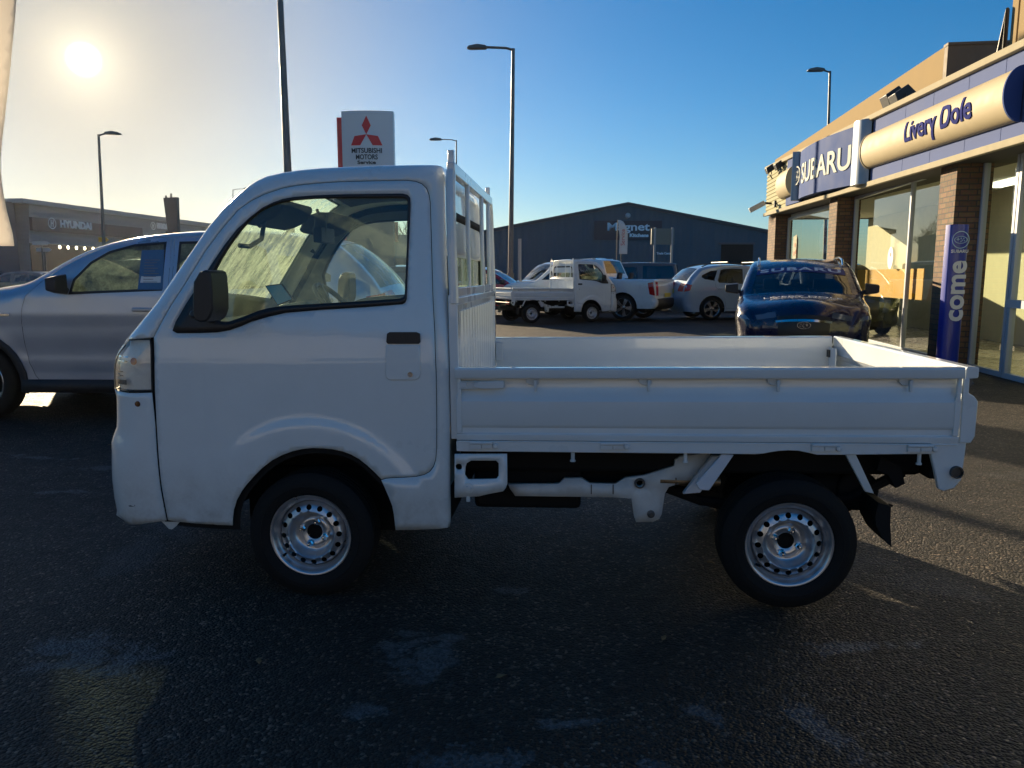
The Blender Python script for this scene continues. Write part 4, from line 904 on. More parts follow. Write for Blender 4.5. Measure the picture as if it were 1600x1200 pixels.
# --- silver crossover parked behind the cab
YS = 6.87; FXL = -190
ssc = scaled(SUV, 4.62, 1.70, 1.80); sx0 = atY(FXL, 500, YS).x
def LP(px, py): q = atY(px, py, YS); return (q.x-sx0, q.z)
fd = [LP(*q) for q in ((66, 595), (58, 585), (50, 566), (44, 540), (40, 505), (41, 478), (46, 462), (70, 437), (100, 414), (133, 396), (167, 381), (200, 373), (240, 370), (262, 369.5), (266, 400), (268, 454), (264, 520), (262, 595))]
fw = [LP(*q) for q in ((113, 460), (117, 436), (140, 409), (167, 392), (205, 381), (256, 377), (259, 454))]
rd = [LP(*q) for q in ((267, 595), (269, 520), (273, 454), (271, 400), (267, 369.5), (330, 369), (400, 373), (430, 384), (445, 440), (430, 480), (395, 520), (375, 560), (370, 595))]
rwn = [LP(*q) for q in ((279, 454), (276, 377), (330, 376), (395, 381), (415, 390), (430, 440), (420, 450))]
ssc['doors'] = [(fd, fw), (rd, rwn)]; ssc['belt'] = 1.12; ssc['ax'] = (.84, 3.56); ssc['mx'] = .20; ssc['wr'] = .35; ssc['sill'] = .28
ssc['quarter'] = [LP(*q) for q in ((440, 446), (430, 398), (470, 402), (520, 430), (520, 440))]
cc = [list(c) for c in ssc['chain']]
px_chain = [((-40, 452), 'hood'), ((5, 447), 'hood'), ((40, 440), 'cowl'), ((60, 428), 'glass'), ((100, 402), 'glass'), ((133, 386), 'roof'), ((167, 375), 'roof'), ((213, 365.5), 'roof'), ((270, 360), 'roof')]
new = []
for (pp, tg) in px_chain: x, z = LP(*pp); new.append((x, z-.01, .09 if tg != 'hood' else .13, tg, .05))
ch0 = [tuple(c) for c in cc if c[3] in ('bumper', 'nose')]+[(.14, .93, .2, 'hood', .14), (.36, 1.06, .15, 'hood', .08)]+new+[tuple(c) for c in cc if c[0] > new[-1][0]+.15]
ssc['chain'] = ch0
silver, SS, _ = make_car('parked_car', 'silver crossover car with a price sheet in its window, half hidden behind the foreground cab', 'car', (sx0, YS-.03, 0), R(-1.2), 'silver', ssc, grid=.06, rails=False, tint=glass_mat('light_car_glass', (.20, .24, .22), dirt=.45, dirt_col=(.6, .68, .5)), seats=mat('pale_seat', (.20, .20, .19), .9))
q0, q1 = LP(219, 391), LP(262, 454)
b = MB(); y_ = SS.v(q0[0]+.1, q0[1]-.1)+.004; b.add([(q0[0], SS.v(q0[0], q0[1])-.004, q0[1]), (q1[0]-.02, SS.v(q1[0], q0[1])-.004, q0[1]+.005), (q1[0]-.01, SS.v(q1[0], q1[1])-.004, q1[1]+.01), (q0[0]-.01, SS.v(q0[0], q1[1])-.004, q1[1]+.01)], [(0, 1, 2, 3)])
sh = b.build('price_sheet', mat('blue_card', (.04, .14, .28), .5), silver, smooth=0, solid=.002)
b = MB(); b.add([(q0[0]+.02, SS.v(q0[0], q0[1])-.007, q0[1]-.05), (q1[0]-.04, SS.v(q1[0], q0[1])-.007, q0[1]-.045), (q1[0]-.03, SS.v(q1[0], q1[1]+.06)-.007, q1[1]+.07), (q0[0]+.01, SS.v(q0[0], q1[1]+.06)-.007, q1[1]+.07)], [(0, 1, 2, 3)]); b.build('paper', mat('paper', (.62, .66, .66), .8), sh, smooth=0)
b = MB()
for k in range(9):
    z = q0[1]-.085-k*.024; yy = SS.v(q0[0]+.1, z)-.009; b.box((q0[0]+.035, yy-.001, z-.003), (q1[0]-.05-(k*37 % 5)*.012, yy, z+.003))
b.build('print_lines', mat('print_grey', (.2, .22, .24), .8), sh)
b = MB(); z = q0[1]*0+LP(10, 491)[1]; x = LP(10, 491)[0]; b.box((x-.07, SS.v(x, z)-.006, z-.012), (x+.07, SS.v(x, z), z+.012)); b.build('badge', CHROME, silver, bevel=.003)

# --- blue car beyond it, seen through the cab
bc = scaled(SUV, 4.3, 1.52, 1.78)
make_car('parked_car', 'mid blue hatchback seen only through the foreground cab windows', 'car', (-1.6, 10.6, 0), R(160), 'steelblue', bc)
make_car('parked_car', 'dark grey hatchback behind the blue one, glimpsed through the flatbed cab', 'car', (-5.0, 15.6, 0), R(12), 'grey', scaled(SUV, 4.3, 1.5, 1.78))
# --- red car nose, pale 4x4, pickup, silver-blue crossover
def place(px, Y, lx, ly, rz):
    m = Matrix.Rotation(rz, 4, 'Z') @ Vector((lx, ly, 0)); q = atY(px, 430, Y); return (q.x-m.x, q.y-m.y, 0)
st = scaled(SUV, 4.3, 1.58, 1.78); make_car('parked_car', 'dark red crossover with its nose poking past the guard frame', 'car', place(812, 24.5, st['ax'][0], st['W'], R(168)), R(168), 'red', st, alloy=ALLOY)
st = scaled(VAN, 3.9, 1.78, 1.70); make_car('off_road_vehicle', 'sunlit pale gold off-road wagon behind the distant flatbed', 'off-road vehicle', place(800, 26.5, 0, .2, R(22)), R(22), 'cream', st, clad=False)
st = scaled(PICK, 5.15, 1.80, 1.87); make_car('pickup', 'white double-cab pickup showing its tailgate between the distant flatbed and a silver-blue crossover', 'pickup', place(1026, 22.0, st['L'], .05, R(-30)), R(-30), 'white', st, tint=DARKGLASS, clad=False, rear_black=True)
st = scaled(SUV, 4.3, 1.62, 1.78); asx, AS_, _ = make_car('parked_car', 'silver-blue crossover with roof bars right of the white pickup', 'car', place(1070, 22.6, st['L'], st['W'], R(187)), R(187), 'ice', st, rails=True, tint=DARKGLASS, clad=False)
st2 = scaled(VAN, 4.6, 1.78, 1.8); make_car('parked_car', 'dark boxy car behind the bed of the white pickup', 'car', place(1064, 28.5, st2['L'], 0, R(-14)), R(-14), 'grey', st2, tint=DARKGLASS, clad=False)
for sx in (1.9, 2.9):
    b = MB(); b.tube([(sx, .25, 1.70), (sx, st['W']-.25, 1.70)], .02, 8); b.build('roof_bar', BLACK, asx)
st = scaled(SUV, 4.4, 1.66, 1.8); make_car('parked_car', 'pale gold estate mostly hidden behind the silver-blue crossover', 'car', place(1082, 28.0, .3, 0, R(8)), R(8), 'cream', st, tint=DARKGLASS)
st = scaled(SUV, 4.3, 1.6, 1.8); make_car('parked_car', 'light blue car tucked behind the blue demonstrator and the far corner of the showroom', 'car', place(1174, 27.5, .9, 0, R(4)), R(4), 'ice', st, tint=DARKGLASS)
# --- dark cars far left in front of the grey showroom
for px, lab, pnt, Y, rz in ((6, 'black car leftmost in front of the distant grey showroom', 'black', 37, 10), (62, 'black car with pale windows, second from the left by the distant grey showroom', 'grey', 36, -8), (128, 'dark car right of the others by the distant grey showroom', 'black', 38, 5)):
    st = scaled(SUV, 4.3, 1.5, 1.78); make_car('parked_car', lab, 'car', place(px, Y, 3.9, 0, R(rz)), R(rz), pnt, st, grid=.14, group='dark cars by the distant grey showroom')

# --- dark blue demonstrator facing the camera
st = scaled(SUV, 4.4, 1.56, 1.80); RZB = R(72); qf = atY(1254, 520, 10.6)
m = Matrix.Rotation(RZB, 4, 'Z') @ Vector((0, st['W']/2, 0))
blue, BS, bch = make_car('demonstrator_car', 'dark blue crossover facing the camera with white lettering across its windscreen and bonnet', 'car', (qf.x-m.x, qf.y-m.y, 0), RZB, 'navy', st, grid=.06, rails=True, tint=glass_mat('demo_glass', (.25, .30, .36), ior=1.6))
WTXT = mat('white_lettering', (.75, .77, .80), .5); SILT = CHROME
ig = BS.idx('glass'); iroof = ig[1]
b = MB(); BS.cross(b, iroof-2.6, iroof+.4, -.91, .91, 14, .004); b.build('sun_strip', mat('blue_strip', (.008, .02, .16), .4), blue, recalc=False)
def on_chain(S, i0, w, off):
    """map text: x across (viewer's left to right when facing the nose), y up the chain"""
    def f(p):
        base = S.c; i = i0; r = p.y
        # walk along the chain by arc length
        st_ = 1 if r > 0 else -1; r = abs(r)
        while r > 0 and 0 < i+st_ < len(base)-1:
            k = int(i) if st_ > 0 else int(math.ceil(i)); l = math.hypot(base[k+st_][0]-base[k][0], base[k+st_][1]-base[k][1])
            if l <= 0: break
            if r < l: i = k+st_*r/l; r = 0
            else: r -= l; i = k+st_
        q = S.cp(i, 0); h = w
        return S.cp(i, -p.x/h, off+p.z)
    return f
text_mesh('lettering', 'SUBARU', .135, WTXT, blue, None, extrude=.001, offset=.004, fn=on_chain(BS, iroof-1, .62, .010), spacing=1.15, narrow=1.9)
ih = BS.idx('hood'); hmid = ih[0]+int((ih[1]-ih[0])*.55)
text_mesh('lettering', 'LIVERY DOLE', .16, WTXT, blue, None, extrude=.0008, fn=on_chain(BS, hmid, .70, .006), narrow=1.05)
text_mesh('lettering', 'www.liverydole.co.uk', .085, WTXT, blue, None, extrude=.0008, fn=on_chain(BS, hmid-3, .70, .006), narrow=1.1)
c0 = BS.cp(next(i for i, c in enumerate(bch) if c[3] == 'nose')+1.6, 0)
def star(cx, cy, r): return [(cx+(r if k % 2 == 0 else r*.32)*math.cos(math.pi*k/4), cy+(r if k % 2 == 0 else r*.32)*math.sin(math.pi*k/4)) for k in range(8)]
def emblem(b, M, w, ring_only=False, d=.006):
    """oval badge with one large and five small stars"""
    n = 36; o = [(w*math.cos(2*math.pi*k/n), w*.56*math.sin(2*math.pi*k/n)) for k in range(n)]; i_ = [(x*.88, y*.86) for x, y in o]
    vs = [(x, y, 0) for x, y in o]+[(x, y, 0) for x, y in i_]+[(x, y, d) for x, y in o]+[(x, y, d) for x, y in i_]
    fs = [(2*n+k, 2*n+(k+1) % n, 3*n+(k+1) % n, 3*n+k) for k in range(n)]+[(k, (k+1) % n, 2*n+(k+1) % n, 2*n+k) for k in range(n)]+[(n+k, 3*n+k, 3*n+(k+1) % n, n+(k+1) % n) for k in range(n)]
    b.add([M @ Vector(v) for v in vs], fs)
    for cx, cy, r in ((-.42, .08, .30), (.02, .22, .16), (.42, .18, .16), (.20, -.08, .16), (.55, -.14, .15), (.02, -.26, .15)):
        b.prism([(p*w, q*w) for p, q in star(cx, cy, r)], 0, d, lambda a, c, h: M @ Vector((a, c, h)))
b = MB(); emblem(b, frame(c0+Vector((-.035, 0, 0)), (0, 1, 0), (0, 0, 1)) , .09, d=-.006); b.build('badge', CHROME, blue)
b = MB(); BS.cross(b, next(i for i, c in enumerate(bch) if c[3] == 'nose')+2.2, next(i for i, c in enumerate(bch) if c[3] == 'nose')+2.5, -.6, .6, 12, .012); b.build('grille_bar', CHROME, blue)

# ================================================================== SHOWROOM ON THE RIGHT
BO = Vector((4.6, 0, 0)); BD = Vector((.124, .99228, 0)); BN = Vector((.99228, -.124, 0)); BRZ = -math.atan2(.124, .99228)
show = empty('showroom', 'long single-storey car showroom with brick piers and a blue fascia running down the right side', 'building', BO, BRZ)
def FP(px, py, off=0.):
    """pixel -> (t along the front, z) on the plane `off` metres behind the fascia face"""
    d = ray(px, py); k = ((BO-O).dot(BN)+off)/d.dot(BN); q = O+d*k; return ((q-BO).dot(BD), q.z)
def brickmat():
    m = bpy.data.materials.new('brick'); m.use_nodes = True; t = m.node_tree; b = t.nodes['Principled BSDF']; n = t.nodes.new; k = t.links.new
    co = n('ShaderNodeTexCoord'); sx = n('ShaderNodeSeparateXYZ'); k(co.outputs['Object'], sx.inputs[0]); cx = n('ShaderNodeCombineXYZ')
    k(mth(t, 'ADD', sx.outputs[0], sx.outputs[1]), cx.inputs[0]); k(sx.outputs[2], cx.inputs[1])
    br = n('ShaderNodeTexBrick'); br.inputs['Scale'].default_value = 1.0; br.inputs['Brick Width'].default_value = .225; br.inputs['Row Height'].default_value = .075; br.inputs['Mortar Size'].default_value = .008
    br.inputs['Color1'].default_value = (.27, .165, .09, 1); br.inputs['Color2'].default_value = (.16, .095, .055, 1); br.inputs['Mortar'].default_value = (.09, .08, .07, 1); br.inputs['Bias'].default_value = -.1
    k(cx.outputs[0], br.inputs['Vector']); ns = n('ShaderNodeTexNoise'); ns.inputs['Scale'].default_value = 22; ns.inputs['Detail'].default_value = 5; k(co.outputs['Object'], ns.inputs['Vector'])
    mx = n('ShaderNodeMix'); mx.data_type = 'RGBA'; mx.blend_type = 'MULTIPLY'; mx.inputs[0].default_value = .6; k(br.outputs['Color'], mx.inputs[6]); k(ns.outputs['Color'], mx.inputs[7]); k(mx.outputs[2], b.inputs['Base Color'])
    b.inputs['Roughness'].default_value = .85; bp = n('ShaderNodeBump'); bp.inputs['Strength'].default_value = .7; bp.inputs['Distance'].default_value = .012; bp.invert = True; k(br.outputs['Fac'], bp.inputs['Height']); k(bp.outputs[0], b.inputs['Normal']); return m
BRICK = brickmat()
FASC = mat('blue_silver_fascia', (.115, .15, .30), .8, .0, 0., .06, var=.06, vscale=1.5); SIGNBLUE = mat('sign_blue', (.045, .085, .24), .75, .0, .0, .08, var=.05, vscale=2)
CREAMTRIM = mat('cream_trim', (.40, .36, .26), .8, 0., 0., .06, var=.08, vscale=5); CREAM = mat('cream_sign', (.42, .35, .22), .6, 0., 0., .2, var=.03); TAN = mat('tan_cladding', (.33, .245, .135), .85, 0., 0., .05, var=.05, vscale=1.2)
ALUF = mat('white_frame', (.42, .46, .52), .4); SHOPGLASS = glass_mat('shop_glass', (.90, .95, .84), ior=1.7)
DKINT = mat('dark_soffit', (.04, .038, .035), .8); BLIND = mat('pale_wall', (.62, .60, .46), .9, var=.05)
def loc(b, t0, t1, o0, o1, z0, z1): return b.box((o0, t0, z0), (o1, t1, z1))
PZ = 2.95
# piers: (pixel of far edge, pixel of near edge) of the lit face
piers = []
for pa, pb in ((1197, 1208), (1290, 1302), (1458, 1483)):
    t0 = FP(pb, 430, .15)[0]; t1 = FP(pa, 430, .15)[0]; piers.append((t0, t1)); b = MB(); loc(b, t0, t1, .15, .62, 0, PZ+.1); b.build('brick_pier', BRICK, show, smooth=0)
tn = FP(1523, 430, .5)[0]      # near end of the last brick stretch
b = MB(); loc(b, tn, piers[2][0]-.002, .50, .57, 0, PZ+.1); b.build('brick_pier', BRICK, show, smooth=0)
tfar = piers[0][1]
# glazing bays
def bay(t0, t1, mull, zt=PZ-.02, door=False):
    b = MB(); w = .06
    loc(b, t0, t1, .48, .56, 0, .07); loc(b, t0, t1, .48, .56, zt-.07, zt); loc(b, t0, t0+w, .48, .56, .07, zt-.07); loc(b, t1-w, t1, .48, .56, .07, zt-.07)
    for m in mull: loc(b, m-.03, m+.03, .485, .555, .07, zt-.07)
    f = b.build('window_frame', ALUF, show, smooth=0, bevel=.004)
    b = MB(); b.add([(.52, t0+w-.005, .065), (.52, t1-w+.005, .065), (.52, t1-w+.005, zt-.065), (.52, t0+w-.005, zt-.065)], [(0, 1, 2, 3)]); b.build('pane', SHOPGLASS, f, smooth=0)
bay(piers[1][1]+.02, piers[0][0]-.02, [])
bay(piers[2][1]+.02, piers[1][0]-.02, [FP(1416, 430, .5)[0]])
td = FP(1580, 430, .5)[0]
bay(td, tn-.02, [])
bay(2.0, td-.02, [td-.75, 5.6, 4.2, 3.0]); 
b = MB(); loc(b, td-.75, td-.02, .47, .57, .9, 1.0); b.build('door_rail', ALUF, show, smooth=0)
# floor slab, interior walls, ceiling
b = MB(); loc(b, 1.0, tfar+.0, .56, 9, .002, .03); b.build('showroom_floor', mat('tile_floor', (.22, .21, .19), .25, var=.1), show, smooth=0)
b = MB(); loc(b, 1.0, tfar, 3.0, 3.2, 0, PZ); loc(b, 3.0, tn-.1, 1.3, 1.4, 0, 2.7); b.build('inner_wall', BLIND, show, smooth=0)  # nearer partition added behind the near bays to catch sun and look bright
b = MB(); loc(b, 1.0, tfar, .57, 7, PZ-.0, PZ+.08); b.build('ceiling', mat('ceiling_white', (.6, .6, .55), .9), show, smooth=0)
for q in range(4):
    b = MB(); loc(b, 1.0+q*4.2, 1.0+q*4.2+1.2, 2.2, 2.5, PZ-.06, PZ-.005); b.build('ceiling_light', mat('ceiling_lamp', (.8, .8, .75), .5, emit=((1, .95, .8), 1.5)), show, smooth=0)
# soffit and fascia; lines read from the picture
fb0, fb1 = FP(1197, 338), FP(1600, 224); ft0, ft1 = FP(1205, 258), FP(1600, 64)
def lin(a, c, t): return a[1]+(c[1]-a[1])*(t-a[0])/(c[0]-a[0])
zb = lambda t: lin(fb0, fb1, t); zt_ = lambda t: lin(ft0, ft1, t)
TN = 1.0
def band(b, t0, t1, za, zb_, o0, o1):
    """box between two sloping lines"""
    b.add([(o0, t0, za(t0)), (o0, t1, za(t1)), (o1, t1, za(t1)), (o1, t0, za(t0)), (o0, t0, zb_(t0)), (o0, t1, zb_(t1)), (o1, t1, zb_(t1)), (o1, t0, zb_(t0))], [(0, 3, 2, 1), (4, 5, 6, 7), (0, 1, 5, 4), (1, 2, 6, 5), (2, 3, 7, 6), (3, 0, 4, 7)]); return b
tf = FP(1197, 300)[0]
b = MB(); band(b, TN, tf, lambda t: zb(t)+.02, lambda t: zb(t)+.10, .02, .9); b.build('soffit', DKINT, show, smooth=0)
b = MB(); band(b, TN, tf, lambda t: zb(t)+.0, lambda t: zb(t)+.09, -.06, .02); b.box((-.03, TN, 0), (-.03, TN, 0)); b.build('lower_trim', CREAMTRIM, show, smooth=0, bevel=.01)
b = MB(); band(b, TN, tf, lambda t: zt_(t)-.09, lambda t: zt_(t)+.0, -.07, .3); b.build('coping', CREAMTRIM, show, smooth=0, bevel=.01)
ts_ = FP(1230, 290)[0]
tA = FP(1362, 240)[0]; tB = FP(1344, 240)[0]; tC = FP(1253, 270)[0]
edges = [TN]+[FP(x, 250)[0] for x in (1560, 1505, 1452, 1410)][::1]+[tA]
edges = sorted(edges)
for a, c_ in zip(edges, edges[1:]):
    b = MB(); band(b, a+.004, c_-.004, lambda t: zb(t)+.09, lambda t: zt_(t)-.09, .0, .04); b.build('fascia_panel', FASC, show, smooth=0, bevel=.003)
b = MB(); band(b, tC, ts_, lambda t: zb(t)+.12, lambda t: zt_(t)-.10, -.02, .03); b.build('fascia_panel', SIGNBLUE, show, smooth=0, bevel=.003)
b = MB(); band(b, ts_, tf, lambda t: zb(t)+.09, lambda t: zt_(t)-.09, .03, .06)
k = 0
z = zb(ts_)+.10
while z < zt_(ts_)-.14:
    b.prism([(0, z), (-.02, z+.015), (-.02, z+.075), (0, z+.085)], ts_-.1, tf, lambda a, c, h: (.03+a, h, c)); z += .105
b.build('ribbed_siding', mat('cream_siding', (.42, .40, .26), .8, 0., 0., .06, var=.05), show, smooth=0)
b = MB(); band(b, TN, tf, lambda t: zb(t)+.10, lambda t: zt_(t)-.1, .06, .3); band(b, tf-.3, tf, lambda t: PZ, lambda t: zt_(t)-.1, .3, 9); b.build('fascia_backing', DKINT, show, smooth=0)
b = MB(); band(b, TN, tf, lambda t: 3.35, lambda t: 3.45, .3, 9); b.build('flat_roof', mat('roof_felt', (.06, .06, .06), .9), show, smooth=0)
# set-back upper parapet, tan
off = 1.6; pa, pb_, pm = FP(1211, 252, off), FP(1476, 73, off), FP(1350, 150, off)
b = MB(); pl = [(pb_[0], 3.3), (pa[0], 3.3), (pa[0], pa[1]+.05), (pb_[0], pb_[1])]
b.prism([(t, z) for t, z in pl], off, off+.15, lambda a, c, h: (h, a, c))
up = b.build('upper_parapet', TAN, show, smooth=0)
b = MB(); mid_ = lambda t: 3.3+(lin(pa, pb_, t)-3.3)*.52
b.add([(off-.012, pb_[0], mid_(pb_[0])), (off-.012, pa[0], mid_(pa[0])-.0), (off-.012, pa[0], mid_(pa[0])+.02), (off-.012, pb_[0], mid_(pb_[0])+.025), (off, pb_[0], mid_(pb_[0])), (off, pa[0], mid_(pa[0])), (off, pa[0], mid_(pa[0])+.02), (off, pb_[0], mid_(pb_[0])+.025)], [(0, 1, 2, 3), (0, 4, 5, 1), (3, 2, 6, 7), (4, 7, 6, 5)])
for k in range(12): t = pb_[0]+(pa[0]-pb_[0])*(k+.5)/12; b.lathe([(0, -.03), (.025, -.02), (.03, 0)], (off, t, mid_(t)+.05), 8, axis='x')
b.build('parapet_joint', DKINT, up, smooth=0)
GREYBR = mat('brown_grey_cladding', (.16, .12, .08), .7, var=.08)
b = MB(); b.prism([(off, 3.3), (off+1.55, 3.3), (off+1.55, pb_[1]-.02), (off, pb_[1]-.02)], pb_[0]-.16, pb_[0]-.004, lambda a, c, h: (a, h, c)); b.box((off-.01, pb_[0]-.18, pb_[1]-.02), (off+1.6, pb_[0]+.02, pb_[1]+.03)); b.build('parapet_return', GREYBR, show, smooth=0)
q = FP(1582, 75, 2.2); q2 = FP(1600, 0, 2.2)
b = MB(); 
for k in range(6): b.box((2.1, q[0]-.30-k*.26, 3.3), (2.2, q[0]-.10-k*.26, q2[1]+1.6)); 
b.box((2.16, q[0]-2, 3.3), (2.4, q[0]-.05, q2[1]+1.6)); b.build('cladding_tower', TAN, show, smooth=0)
b = MB(); b.tube([(1.9, q[0]+.3, 3.4), (2.05, q[0]-.05, q[1]+.6), (2.05, q[0]-.05, 3.4)], .05, 6); b.build('roof_brace', BLACK, show)
# half-round sign with the dealer's name
c0_, c1_ = FP(1363, 236, 0), FP(1600, 146, 0)
tE = FP(1599, 150)[0]
cz = lambda t: lin(FP(1363, 236), FP(1599, 146), t); RC = (FP(1363, 210)[1]-FP(1364, 262)[1])/2*1.0
rc = lambda t: RC*1.0
ls = empty('wall_sign', 'cream half-round fascia sign with blue dealer name lettering above the showroom windows', 'sign', BO, BRZ)
NB = 20
vs = []; fs = []
for i in range(25):
    t = tA-.02+(tE-tA+.02)*i/24
    for k in range(NB+1): a = -math.pi/2+math.pi*k/NB; vs.append((-.02-rc(t)*math.cos(a)*.62, t, cz(t)+rc(t)*math.sin(a)))
for i in range(24):
    for k in range(NB): m = NB+1; fs.append((i*m+k, i*m+k+1, (i+1)*m+k+1, (i+1)*m+k))
b = MB(); b.add(vs, fs); b.build('sign_panel', CREAM, ls)
for tt, mm in ((tE, SIGNBLUE), (tA-.02, CREAM)):
    b = MB(); b.prism([(-.02-(rc(tt)+.012)*math.cos(-math.pi/2+math.pi*k/NB)*.64, cz(tt)+(rc(tt)+.012)*math.sin(-math.pi/2+math.pi*k/NB)) for k in range(NB+1)], tt-.015, tt+.015, lambda a, c, h: (a, h, c)); b.build('end_cap', mm, ls, smooth=0)
tm0, tm1 = FP(1436, 205)[0], FP(1545, 180)[0]; tw = tm0-tm1
BLUETXT = mat('blue_lettering', (.012, .02, .16), .8, spec=.05)
def on_cyl(p):
    t = (tm0+tm1)/2-p.x; a = math.asin(max(-.98, min(.98, (p.y)/rc(t)))); o = (rc(t)+.004+p.z)*.62
    return Vector((-.02-o*math.cos(a)-.004, t, cz(t)+p.y))
text_mesh('lettering', 'Livery Dole', .40, BLUETXT, ls, None, extrude=.010, offset=.009, fn=on_cyl, width=tw)
# blue maker's sign, bowed outwards
ss = empty('wall_sign', 'blue bowed fascia sign with round silver emblem and silver capitals above the far windows', 'sign', BO, BRZ)
zA = lambda t: lin(FP(1252, 311), FP(1344, 287.5), t); zB = lambda t: lin(FP(1253.5, 239), FP(1347, 195.5), t)
vs = []; fs = []; NJ = 16; NI = 12
bow = lambda u: .06+.16*(1-(2*u-1)**2)
for j in range(NJ+1):
    u = j/NJ; t = tB+(tC-tB)*u
    for i in range(NI+1): w = i/NI; vs.append((-bow(u), t, zA(t)+(zB(t)-zA(t))*w))
for j in range(NJ):
    for i in range(NI): m = NI+1; fs.append((j*m+i, j*m+i+1, (j+1)*m+i+1, (j+1)*m+i))
b = MB(); b.add(vs, fs); 
for j in range(NJ):
    ua, ub = j/NJ, (j+1)/NJ; ta, tb_ = tB+(tC-tB)*ua, tB+(tC-tB)*ub
    b.add([(-bow(ua), ta, zA(ta)), (-bow(ub), tb_, zA(tb_)), (0, tb_, zA(tb_)), (0, ta, zA(ta))], [(0, 1, 2, 3)]); b.add([(-bow(ua), ta, zB(ta)), (-bow(ub), tb_, zB(tb_)), (0, tb_, zB(tb_)), (0, ta, zB(ta))], [(0, 1, 2, 3)])
b.build('sign_panel', SIGNBLUE, ss)
for ta, tb_, nm in ((tB-.02, tA+.02, 'divider_post'), (tC-.0, tC+.14, 'divider_post')):
    b = MB(); ta, tb_ = min(ta, tb_), max(ta, tb_); n = 8; pr = [(-.20*math.cos(-math.pi/2+math.pi*k/n)-.02, (ta+tb_)/2+(tb_-ta)/2*math.sin(-math.pi/2+math.pi*k/n)) for k in range(n+1)]
    z0, z1 = zA(ta)-.03, zB(ta)+.03; b.prism(pr, z0, z1, lambda a, c, h: (a, c, h)); b.build(nm, mat('post_silver_blue', (.30, .34, .40), .35, .4), ss)
SILTXT = mat('silver_lettering', (.60, .62, .56), .8, spec=.05)
te0, te1 = FP(1263, 270)[0], FP(1338, 250)[0]
def on_bow(p):
    t = (te0+te1)/2-p.x; u = (t-tB)/(tC-tB); return Vector((-bow(u)-.006-p.z, t, (zA(t)*.50+zB(t)*.50)+p.y-.03))
text_mesh('lettering', 'SUBARU', .62, SILTXT, ss, None, extrude=.012, offset=.010, fn=on_bow, width=te0-te1)
t = FP(1253, 277)[0]; u = min(.96, (t-tB)/(tC-tB)); b = MB()
emblem(b, frame(Vector((-bow(u)-.035, t+.0, (zA(t)+zB(t))/2)), (0, -1, 0), (0, 0, 1)), .40, d=.02); b.lathe([(0, -.001), (.40, -.001)], (0, 0, 0), 36, axis='z')
n_ = len(b.v); M_ = frame(Vector((-bow(u)-.03, t, (zA(t)+zB(t))/2)), (0, -1, 0), (0, 0, 1))
b.v = b.v[:-72]; b.f = [f for f in b.f if max(f) < n_-72]; b.build('badge', SILTXT, ss)
t0, t1 = FP(1242, 290)[0], FP(1226, 290)[0]
b = MB(); n = 14; zc_ = FP(1234, 286)[1]; rr = (FP(1234, 264)[1]-FP(1234, 308)[1])/2; b.prism([(-.02-rr*.6*math.cos(-math.pi/2+math.pi*k/n), zc_+rr*math.sin(-math.pi/2+math.pi*k/n)) for k in range(n+1)], t0, t1, lambda a, c, h: (a, h, c))
sg = b.build('wall_sign', CREAM, None); tag(sg, 'short blank half-round cream sign at the far end of the fascia', 'sign'); sg.location = BO; sg.rotation_euler = (0, 0, BRZ)
# totem, floodlights, camera
ty = 10.35; tq0, tq1 = atY(1473, 500, ty), atY(1502, 500, ty); ztop = atY(1488, 351, ty).z
tot = empty('sign_totem', 'tall narrow blue totem reading come, standing against the nearest brick pier', 'sign', (tq0.x, ty, 0))
w = tq1.x-tq0.x; n = 10; pr = [(w/2-w/2*math.cos(math.pi*k/n), -.05*math.sin(math.pi*k/n)) for k in range(n+1)]+[(w, .10), (0, .10)]
TOTB = mat('royal_blue', (.008, .03, .36), .35, coat=.5)
b = MB(); b.prism(pr, .02, ztop, lambda a, c, h: (a, c, h)); b.build('panel', TOTB, tot)
text_mesh('lettering', 'come', .36, WTXT, tot, frame(Vector((w*.45, -.056, atY(1485, 455, ty).z)), (0, 0, 1), (-1, 0, 0)), extrude=.004, offset=.010, narrow=1.0)
b = MB(); zc_ = atY(1488, 375, ty).z
for rr, r2 in ((.115, .104),):
    b.add([(w/2+r_*math.cos(2*math.pi*k/30), -.056, zc_+r_*math.sin(2*math.pi*k/30)) for r_ in (rr, r2) for k in range(30)], [(k, (k+1) % 30, 30+(k+1) % 30, 30+k) for k in range(30)])
emblem(b, frame(Vector((w/2, -.056, zc_)), (1, 0, 0), (0, 0, 1)), .088, d=.003); b.build('badge', mat('pale_blue_badge', (.35, .55, .75), .4), tot)
text_mesh('lettering', 'SUBARU', .058, WTXT, tot, frame(Vector((w/2, -.056, atY(1488, 393, ty).z)), (1, 0, 0), (0, 0, 1)), extrude=.002, offset=.001, narrow=1.05)
def floodlight(px, py, off_, lab, s=1., grp=None):
    t, z = FP(px, py, off_); e = empty('floodlight', lab, 'floodlight', BO+BD*t+BN*off_+Vector((0, 0, z)), BRZ, grp)
    b = MB(Matrix.Rotation(R(-35), 4, 'Y')); b.prism([(-.16*s, -.10*s), (.16*s, -.10*s), (.12*s, .10*s), (-.12*s, .10*s)], -.17*s, .17*s, lambda a, c, h: (a, h, c)); b.build('lamp_head', BLACK, e, bevel=.01)
    b = MB(); b.tube([(0, -.20*s, 0), (.02*s, -.22*s, -.2*s), (.02*s, .22*s, -.2*s), (0, .20*s, 0)], .015*s, 6); b.tube([(.02*s, 0, -.2*s), (.10*s, 0, -.34*s)], .02*s, 6); b.build('bracket', BLACK, e); return e
floodlight(1394, 152, .1, 'black floodlight on the roof edge above the maker sign, left of a twin bracket', 1.0); floodlight(1408, 150, .1, 'black floodlight on the roof edge, right one of the pair over the dealer name', 1.0)
